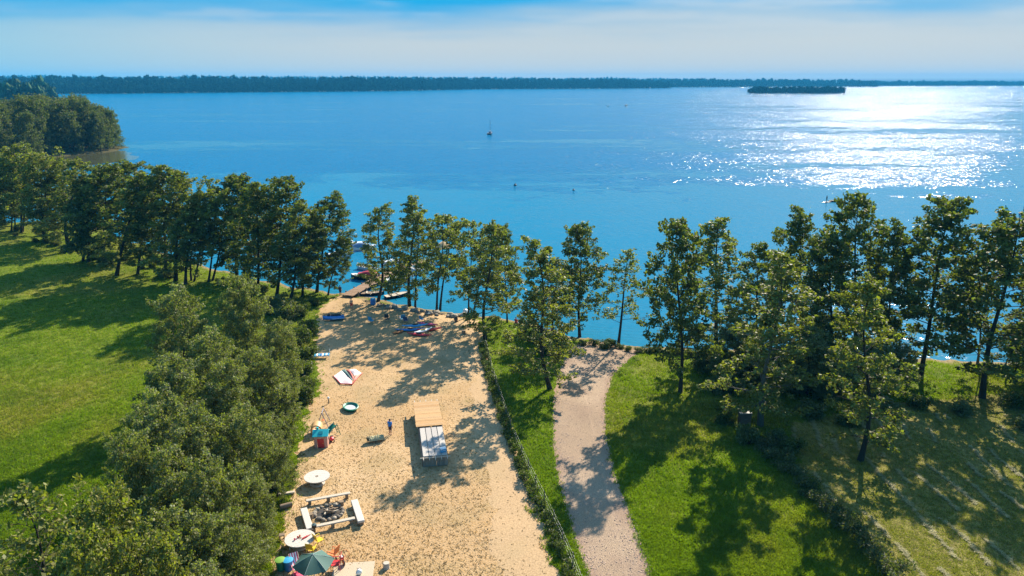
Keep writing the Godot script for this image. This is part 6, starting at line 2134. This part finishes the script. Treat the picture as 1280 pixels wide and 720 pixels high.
func make_boats() -> void:
	M.navy = mat(Color(0.012, 0.016, 0.03), 0.25)
	M.cover_red = mat(Color(0.50, 0.03, 0.06), 0.75)
	M.deck = [wood(Color(0.33, 0.20, 0.115)), wood(Color(0.29, 0.18, 0.105)), wood(Color(0.38, 0.235, 0.14))]
	make_pier()
	var mo := "boats moored at the pier"
	motorboat("dark motorboat with crimson cover moored beside the pier", G(456, 349, WATER), PI - 0.15, 4.8, M.navy, M.boat_white, M.cover_red, mo)
	motorboat("white motorboat nosing out from behind the tall dark alder", G(424, 321, WATER), 0.2, 4.6, M.boat_white, M.boat_white, null, mo)
	motorboat("white motorboat in the outer pair anchored off the pier", G(444, 307, WATER), 0.1, 4.4, M.boat_white, M.boat_white, null, mo)
	motorboat("white motorboat with blue cover in the outer pair off the pier", G(456, 312, WATER), 0.25, 4.8, M.boat_white, M.boat_white, mat(Color(0.12, 0.2, 0.32), 0.7), mo)
	motorboat("small white motorboat behind the dark one with crimson cover", G(458, 337, WATER), PI - 0.3, 3.8, M.boat_white, M.boat_white, null, mo)
	motorboat("white motorboat at the pier between tree and stones", G(500, 352, WATER), 0.5, 4.8, M.boat_white, M.boat_white, null, mo)
	motorboat("white motorboat with grey cover tied to the pier arm", G(516, 343, WATER), 0.4, 4.6, M.boat_white, M.boat_white, mat(Color(0.45, 0.45, 0.46), 0.7), mo)
	motorboat("white motorboat lying past the two people on the pier", G(494, 330, WATER), 0.1, 4.2, M.boat_white, M.boat_white, null, mo)
	rowboat("dark rowing boat close to the beach beside the pier's foot", G(466, 368.5, WATER), 0.15, 3.6, M.navy, M.old_wood[2], mo)
	rowboat("black rowing boat with pale floor close to the shore stones", G(496, 371, WATER), 0.6, 3.8, M.black, M.pale_wood[0], mo)
	var rb := rowboat("white rowing boat with one rower out past the gravel", G(750, 338, WATER), 0.55, 3.4, M.boat_white, M.pale_wood[0])
	person("person in dark clothes rowing the white boat", rb.position + rb.basis * Vector3(0.15, 0.10, 0), rb.rotation.y + PI / 2, "sit", 1.0, Color(0.02, 0.025, 0.035), Color(0.03, 0.03, 0.04), Color(0.02, 0.015, 0.01))
	# sailing boat with bare mast
	var s := thing("sailing_boat", "dark sailing boat with bare mast far out on the lake", "boat", G(612.5, 168, WATER), 1.45)
	s.position.y = WATER
	var m := hull_mesh(7.0, 2.9, 1.1)
	part("hull", m[0], M.navy, s)
	part("deck", m[1], mat(Color(0.05, 0.09, 0.16), 0.5), s)
	part("cabin", box_mesh(Vector3(0.6, 1.35, 0), Vector3(2.6, 0.6, 1.5), 0.15), mat(Color(0.03, 0.06, 0.12), 0.4), s)
	var ma := mb()
	ma.tube([Vector3(0.7, 1.0, 0), Vector3(0.7, 9.2, 0)], [0.09, 0.06], 8)
	part("mast", ma.mesh(), mat(Color(0.03, 0.05, 0.08), 0.5), s)
	var bo := mb()
	bo.tube([Vector3(0.7, 2.3, 0), Vector3(-2.6, 2.4, 0)], [0.16, 0.14], 8)
	part("boom", bo.mesh(), mat(Color(0.03, 0.06, 0.14), 0.8), s)
	for z: float in [-1.2, 1.2]:
		var st := mb()
		rod(st, Vector3(0.7, 8.6, 0), Vector3(0.4, 1.1, z), 0.015, 4)
		part("stay", st.mesh(), M.steel, s)
	motorboat("tiny dark motorboat far out, straight past the sailing boat", G(783, 132.5, WATER), 0.9, 5.5, M.navy, M.navy, M.navy, "boats far out on the lake")
	motorboat("tiny white motorboat far out near the tiny dark one", G(760, 133, WATER), 0.3, 4.0, M.boat_white, M.boat_white, null, "boats far out on the lake")
	for q: Array in [[644, 232, 1.0, "dark buoy floating alone in front of the sailing boat"], [717, 238, 0.7, "small dark buoy floating by itself off the beach"]]:
		var b := thing("buoy", q[3], "buoy", G(q[0], q[1], WATER))
		part("float", blob(12, Vector3(1.0, 0.8, 1.0) * q[2], 0.0, 8, 12), mat(Color(0.03, 0.04, 0.05), 0.5), b).position.y = 0.15
		var tp := mb()
		tp.lathe(Vector3(0, 0.45, 0), [Vector2(0.2, 0), Vector2(0.1, 0.25), Vector2(0.05, 0.5), Vector2(0, 0.5)], 10)
		part("top_mark", tp.mesh(), mat(Color(0.05, 0.05, 0.05), 0.5), b).scale = Vector3.ONE * q[2]
	# striped little sailing dinghies
	for q: Array in [[1257, 267, "blue dinghy with striped yellow sail off the field's trees"], [1280, 269, "blue dinghy with striped yellow sail at the lake's edge past the first"]]:
		var d := thing("sailing_dinghy", q[2], "boat", G(q[0], q[1], WATER), 2.9, "little striped sailing dinghies")
		var hm := hull_mesh(2.4, 1.1, 0.4)
		part("hull", hm[0], M.blue, d)
		part("deck", hm[1], M.sky_blue, d)
		var mm := mb()
		rod(mm, Vector3(0.35, 0.3, 0), Vector3(0.35, 2.2, 0), 0.03)
		part("mast", mm.mesh(), M.black, d)
		var bands := [M.yellow, M.white_paint, M.orange, M.yellow, M.white_paint, M.black]
		for k in 6:
			var y0 := 0.55 + k * 0.26
			var w0 := 1.25 * (1.0 - k / 6.5)
			var w1 := 1.25 * (1.0 - (k + 1) / 6.5)
			var sm := mb()
			sm.grid([[Vector3(0.33, y0, 0), Vector3(0.33 - w0 * 0.5, y0, 0.1), Vector3(0.33 - w0, y0, 0.06)], [Vector3(0.33, y0 + 0.26, 0), Vector3(0.33 - w1 * 0.5, y0 + 0.26, 0.1), Vector3(0.33 - w1, y0 + 0.26, 0.06)]], Vector3(0, 1, -5))
			sm.grid([[Vector3(0.33, y0, -0.01), Vector3(0.33 - w0 * 0.5, y0, 0.09), Vector3(0.33 - w0, y0, 0.05)], [Vector3(0.33, y0 + 0.26, -0.01), Vector3(0.33 - w1 * 0.5, y0 + 0.26, 0.09), Vector3(0.33 - w1, y0 + 0.26, 0.05)]], Vector3(0, 1, 5))
			part("sail_panel", sm.mesh(), bands[k], d)
		var bm := mb()
		rod(bm, Vector3(0.35, 0.5, 0), Vector3(-1.0, 0.52, 0.06), 0.025)
		part("boom", bm.mesh(), M.black, d)
	# two paddlers
	var bd := thing("paddle_board", "dark paddle board carrying a standing paddler off the trees", "paddle board", G(1033, 253, WATER), 0.2)
	bd.position.y = WATER
	var pb := mb()
	var pts := []
	for i in 11:
		var f := i / 10.0
		var w := 0.38 * pow(sin(PI * clampf(f, 0.015, 0.985)), 0.5)
		pts.append([Vector3((f - 0.5) * 3.0, 0.12, -w), Vector3((f - 0.5) * 3.0, 0.13, 0), Vector3((f - 0.5) * 3.0, 0.12, w), Vector3((f - 0.5) * 3.0, -0.02, w * 0.8), Vector3((f - 0.5) * 3.0, -0.03, 0), Vector3((f - 0.5) * 3.0, -0.02, -w * 0.8)])
	pb.grid(pts, Vector3(0, 0.05, 0), true)
	part("board", pb.mesh(), M.navy, bd)
	part("deck_pad", box_mesh(Vector3(-0.2, 0.138, 0), Vector3(1.2, 0.02, 0.5), 0.0), M.black, bd)
	person("person in dark swimwear standing on the paddle board", bd.position + Vector3(0, 0.14, 0), 1.6, "stand", 1.0, Color(0.02, 0.03, 0.04), Color(0.02, 0.03, 0.04), Color(0.02, 0.015, 0.01))
	var cn := rowboat("dark rowing boat with one rower beside the paddle board", G(1043, 252, WATER), 0.15, 3.0, M.navy, M.old_wood[2])
	person("person in dark clothes rowing beside the paddle board", cn.position + cn.basis * Vector3(0.1, 0.08, 0), cn.rotation.y + PI / 2, "sit", 0.95, Color(0.02, 0.025, 0.03), Color(0.03, 0.03, 0.03), Color(0.02, 0.015, 0.01))

# ---------------------------------------------------------------- people
func nets(bones: Array, cell: float, k: float) -> ArrayMesh:
	# the surface round tapered capsules [a, b, ra, rb] joined by a smooth minimum, meshed as surface nets
	var lo := Vector3.ONE * 1e9
	var hi := -lo
	for q: Array in bones:
		for e in 2:
			lo = lo.min(q[e] - Vector3.ONE * (q[2 + e] + cell * 3.0))
			hi = hi.max(q[e] + Vector3.ONE * (q[2 + e] + cell * 3.0))
	var nx := int((hi.x - lo.x) / cell) + 2
	var ny := int((hi.y - lo.y) / cell) + 2
	var nz := int((hi.z - lo.z) / cell) + 2
	var f := PackedFloat32Array()
	f.resize(nx * ny * nz)
	f.fill(1.0)
	for q: Array in bones:
		var a: Vector3 = q[0]
		var ab: Vector3 = q[1] - a
		var ll := maxf(ab.length_squared(), 1e-8)
		var ra: float = q[2]
		var rb: float = q[3]
		var m := maxf(ra, rb) + k + cell * 2.0
		var p0 := ((a.min(q[1]) - Vector3.ONE * m - lo) / cell).floor().max(Vector3.ZERO)
		var p1 := ((a.max(q[1]) + Vector3.ONE * m - lo) / cell).ceil().min(Vector3(nx - 1, ny - 1, nz - 1))
		for z in range(int(p0.z), int(p1.z) + 1):
			for y in range(int(p0.y), int(p1.y) + 1):
				for x in range(int(p0.x), int(p1.x) + 1):
					var p := lo + Vector3(x, y, z) * cell - a
					var t := clampf(p.dot(ab) / ll, 0.0, 1.0)
					var d := (p - ab * t).length() - lerpf(ra, rb, t)
					var o := (z * ny + y) * nx + x
					var g := f[o]
					var h := maxf(k - absf(d - g), 0.0) / k
					f[o] = minf(d, g) - h * h * k * 0.25
	var vid := PackedInt32Array()
	vid.resize(nx * ny * nz)
	vid.fill(-1)
	var v := PackedVector3Array()
	var n := PackedVector3Array()
	var idx := PackedInt32Array()
	var off := [0, 1, nx, nx + 1, nx * ny, nx * ny + 1, nx * ny + nx, nx * ny + nx + 1]
	var edges := [[0, 1], [2, 3], [4, 5], [6, 7], [0, 2], [1, 3], [4, 6], [5, 7], [0, 4], [1, 5], [2, 6], [3, 7]]
	for z in nz - 1:
		for y in ny - 1:
			for x in nx - 1:
				var o := (z * ny + y) * nx + x
				var mask := 0
				for c in 8:
					if f[o + off[c]] < 0.0: mask |= 1 << c
				if mask == 0 or mask == 255: continue
				var s := Vector3.ZERO
				var cnt := 0
				for e: Array in edges:
					var fa := f[o + off[e[0]]]
					var fb := f[o + off[e[1]]]
					if (fa < 0.0) == (fb < 0.0): continue
					var t := fa / (fa - fb)
					var pa := Vector3(e[0] & 1, (e[0] >> 1) & 1, e[0] >> 2)
					var pb := Vector3(e[1] & 1, (e[1] >> 1) & 1, e[1] >> 2)
					s += pa.lerp(pb, t)
					cnt += 1
				vid[o] = v.size()
				v.append(lo + (Vector3(x, y, z) + s / cnt) * cell)
				n.append(Vector3(f[o + 1] - f[o] + f[o + off[7]] - f[o + off[6]], f[o + nx] - f[o] + f[o + off[7]] - f[o + off[5]], f[o + nx * ny] - f[o] + f[o + off[7]] - f[o + off[3]]).normalized())
	var st := [1, nx, nx * ny]
	for z in range(1, nz - 1):
		for y in range(1, ny - 1):
			for x in range(1, nx - 1):
				var o := (z * ny + y) * nx + x
				for ax in 3:
					var inn := f[o] < 0.0
					if inn == (f[o + st[ax]] < 0.0): continue
					var u: int = st[(ax + 1) % 3]
					var w: int = st[(ax + 2) % 3]
					var q := [vid[o], vid[o - u], vid[o - u - w], vid[o - w]]
					if q.min() < 0: continue
					if inn: q = [q[0], q[3], q[2], q[1]]
					for c: int in [0, 1, 2, 0, 2, 3]: idx.append(q[c])
	var arr := []
	arr.resize(Mesh.ARRAY_MAX)
	arr[Mesh.ARRAY_VERTEX] = v
	arr[Mesh.ARRAY_NORMAL] = n
	arr[Mesh.ARRAY_INDEX] = idx
	var m := ArrayMesh.new()
	m.add_surface_from_arrays(Mesh.PRIMITIVE_TRIANGLES, arr)
	return m

var poses := {}

func pose(kind: String) -> Dictionary:
	if poses.has(kind): return poses[kind]
	var V := func(x: float, y: float, z: float) -> Vector3: return Vector3(x, y, z)
	var J := {"pelvis": Vector3(0, 0.95, 0), "chest": Vector3(0, 1.27, 0.0), "neck": Vector3(0, 1.46, 0), "head": Vector3(0, 1.60, 0.02)}
	var limbs := {}
	for s: float in [-1.0, 1.0]:
		var L := {"sh": Vector3(0.185 * s, 1.39, 0), "el": Vector3(0.25 * s, 1.12, -0.03), "wr": Vector3(0.265 * s, 0.88, 0.05), "hip": Vector3(0.09 * s, 0.93, 0), "kn": Vector3(0.10 * s, 0.50, 0.02), "an": Vector3(0.105 * s, 0.08, -0.03), "toe": Vector3(0.125 * s, 0.03, 0.13)}
		if kind == "walk":
			L.kn = Vector3(0.10 * s, 0.52, 0.10 * s + 0.04)
			L.an = Vector3(0.10 * s, 0.10 if s > 0 else 0.14, 0.24 * s - 0.04)
			L.toe = L.an + Vector3(0.01 * s, -0.06, 0.16)
			L.el = Vector3(0.25 * s, 1.13, -0.10 * s - 0.02)
			L.wr = Vector3(0.25 * s, 0.92, -0.16 * s + 0.08)
		elif kind == "sit":
			L.kn = Vector3(0.13 * s, 1.05, 0.40)
			L.an = Vector3(0.13 * s, 0.86, 0.72)
			L.toe = Vector3(0.14 * s, 0.97, 0.80)
			L.el = Vector3(0.27 * s, 1.13, 0.12)
			L.wr = Vector3(0.22 * s, 1.08, 0.36)
		limbs[s] = L
	var body := []
	body.append([J.pelvis + Vector3(-0.06, 0, 0), J.pelvis + Vector3(0.06, 0, 0), 0.115, 0.115])
	body.append([J.pelvis, J.chest, 0.125, 0.135])
	body.append([J.chest + Vector3(-0.09, 0.05, 0), J.chest + Vector3(0.09, 0.05, 0), 0.105, 0.105])
	body.append([J.chest + Vector3(0, 0.1, 0), J.neck, 0.08, 0.055])
	body.append([J.neck, J.head - Vector3(0, 0.05, 0.01), 0.054, 0.054])
	var shirt := [[J.pelvis + Vector3(-0.05, 0.06, 0), J.pelvis + Vector3(0.05, 0.06, 0), 0.132, 0.132], [J.pelvis + Vector3(0, 0.05, 0), J.chest, 0.145, 0.15], [J.chest + Vector3(-0.09, 0.05, 0), J.chest + Vector3(0.09, 0.05, 0), 0.12, 0.12]]
	var shorts := [[J.pelvis + Vector3(-0.06, 0, 0), J.pelvis + Vector3(0.06, 0, 0), 0.136, 0.136]]
	for s: float in [-1.0, 1.0]:
		var L: Dictionary = limbs[s]
		body.append([J.chest + Vector3(0.1 * s, 0.1, 0), L.sh, 0.07, 0.068])
		body.append([L.sh, L.el, 0.056, 0.043])
		body.append([L.el, L.wr, 0.043, 0.028])
		body.append([L.hip, L.kn, 0.088, 0.058])
		body.append([L.kn, L.kn.lerp(L.an, 0.35), 0.056, 0.057])
		body.append([L.kn.lerp(L.an, 0.35), L.an, 0.056, 0.036])
		body.append([L.an - Vector3(0, 0.02, 0.02), L.toe, 0.042, 0.03])
		shirt.append([L.sh, L.sh.lerp(L.el, 0.65), 0.078, 0.068])
		shorts.append([L.hip, L.hip.lerp(L.kn, 0.72), 0.108, 0.088])
		# hand: palm, four bent fingers of different lengths, and a thumb from the side of the palm
		var dir: Vector3 = (L.wr - L.el).normalized()
		var side := Vector3(0, 0, 1) if absf(dir.z) < 0.8 else Vector3(-s, 0, 0)
		side = (side - dir * side.dot(dir)).normalized()
		var palm_in := dir.cross(side) * s
		var hand := [[L.wr - dir * 0.02, L.wr + dir * 0.05, 0.026, 0.022], [L.wr + dir * 0.04 + side * 0.025, L.wr + dir * 0.085 + side * 0.026, 0.017, 0.014], [L.wr + dir * 0.04 - side * 0.025, L.wr + dir * 0.08 - side * 0.026, 0.017, 0.014]]
		var lens := [0.066, 0.074, 0.069, 0.055]
		for i in 4:
			var r0: Vector3 = L.wr + dir * 0.08 + side * (0.03 - 0.02 * i)
			var r1: Vector3 = r0 + dir * lens[i] * 0.5 + palm_in * 0.006
			hand.append([r0, r1, 0.0095, 0.009])
			hand.append([r1, r1 + dir * lens[i] * 0.42 + palm_in * lens[i] * 0.32, 0.009, 0.0075])
		var t0: Vector3 = L.wr + dir * 0.025 + side * 0.028
		var t1: Vector3 = t0 + dir * 0.032 + side * 0.028 + palm_in * 0.01
		hand.append([t0, t1, 0.013, 0.0105])
		hand.append([t1, t1 + dir * 0.032 + side * 0.006 + palm_in * 0.008, 0.0105, 0.008])
		L["hand"] = hand
	var hd: Vector3 = J.head
	var head := [[hd + Vector3(0, 0.025, -0.02), hd + Vector3(0, 0.03, 0.01), 0.088, 0.085], [hd + Vector3(0, -0.03, 0.03), hd + Vector3(0, -0.075, 0.045), 0.062, 0.044], [hd + Vector3(0, 0.01, 0.09), hd + Vector3(0, -0.025, 0.108), 0.010, 0.015], [hd + Vector3(-0.035, 0.028, 0.075), hd + Vector3(0.035, 0.028, 0.075), 0.02, 0.02], [hd + Vector3(-0.022, -0.058, 0.078), hd + Vector3(0.022, -0.058, 0.078), 0.012, 0.012], [hd - Vector3(0, 0.08, 0.02), J.neck, 0.052, 0.054]]
	for s: float in [-1.0, 1.0]: head.append([hd + Vector3(0.084 * s, 0.0, -0.01), hd + Vector3(0.088 * s, -0.03, -0.005), 0.014, 0.01])
	var hair := [[hd + Vector3(0, 0.055, -0.035), hd + Vector3(0, 0.06, 0.02), 0.088, 0.074], [hd + Vector3(0, 0.02, -0.06), hd + Vector3(0, -0.05, -0.065), 0.072, 0.05]]
	var skin := SurfaceTool.new()
	skin.append_from(nets(body, 0.022, 0.05), 0, Transform3D.IDENTITY)
	skin.append_from(nets(head, 0.010, 0.022), 0, Transform3D.IDENTITY)
	for s: float in [-1.0, 1.0]: skin.append_from(nets(limbs[s].hand, 0.006, 0.006), 0, Transform3D.IDENTITY)
	var eyes := mb()
	for s: float in [-1.0, 1.0]: eyes.lathe(hd + Vector3(0.033 * s, 0.012, 0.083), [Vector2(0, -0.011), Vector2(0.011, 0), Vector2(0, 0.011)], 8)
	poses[kind] = {"skin": skin.commit(), "shirt": nets(shirt, 0.022, 0.05), "shorts": nets(shorts, 0.022, 0.04), "hair": nets(hair, 0.014, 0.03), "eyes": eyes.mesh()}
	return poses[kind]

func person(label: String, at: Vector3, turn: float, kind: String, size: float, shirt: Color, shorts: Color, hair: Color, bare := false) -> void:
	var P := pose(kind)
	var t := thing("person", label, "person", at, turn)
	var drop := -0.83 if kind == "sit" else 0.0   # seated: the pelvis comes down onto the seat
	var holder: Array[MeshInstance3D] = []
	holder.append(part("body", P.skin, M.skin, t))
	if not bare: holder.append(part("shirt", P.shirt, mat(shirt, 0.85), t))
	holder.append(part("shorts", P.shorts, mat(shorts, 0.85), t))
	holder.append(part("hair", P.hair, mat(hair, 0.7), t))
	holder.append(part("eyes", P.eyes, M.black, t))
	for o in holder:
		o.scale = Vector3.ONE * size
		o.position.y = drop * size

func make_people() -> void:
	var dark := Color(0.02, 0.016, 0.012)
	person("person in bright blue shirt standing on the sand", on(488, 545), 2.6, "stand", 0.95, Color(0.03, 0.22, 0.62), Color(0.05, 0.03, 0.05), dark)
	person("person in red swim shorts walking near the pier's foot", on(439.5, 386), 0.5, "walk", 0.95, Color.BLACK, Color(0.60, 0.05, 0.02), dark, true)
	person("person in dark clothes waiting where the pier meets the shore", on(425.5, 368), 2.8, "stand", 1.0, Color(0.04, 0.04, 0.05), Color(0.03, 0.03, 0.04), dark)
	var a := G(495.5, 333.5, 0.25)
	person("person in dark clothes standing on the pier, beside another", a, 1.0, "stand", 1.05, Color(0.04, 0.045, 0.07), Color(0.03, 0.03, 0.05), dark)
	var b := G(501.5, 332.5, 0.25)
	person("person in navy standing on the pier toward its arm", b, -1.2, "stand", 1.1, Color(0.02, 0.03, 0.09), Color(0.03, 0.03, 0.05), dark)
	person("person in red top sitting on the shore past the fence", on(645, 401) + Vector3(0, 0.03, 0), 2.6, "sit", 1.0, Color(0.55, 0.06, 0.08), Color(0.45, 0.18, 0.16), dark)

func _ready() -> void:
	rng.seed = 7
	n_low = noise(0.02, FastNoiseLite.TYPE_SIMPLEX_SMOOTH, 3, 101)
	n_mid = noise(0.11, FastNoiseLite.TYPE_SIMPLEX_SMOOTH, 3, 102)
	n_fine = noise(0.6, FastNoiseLite.TYPE_SIMPLEX_SMOOTH, 3, 103)
	setup()
	make_land()
	make_water()
	make_kinds()
	make_far()
	make_object_materials()
	make_trees()
	make_low_plants()
	make_grass()
	make_shed()
	make_fire_place()
	make_picnic()
	make_play()
	make_beach_gear()
	make_boats()
	make_people()
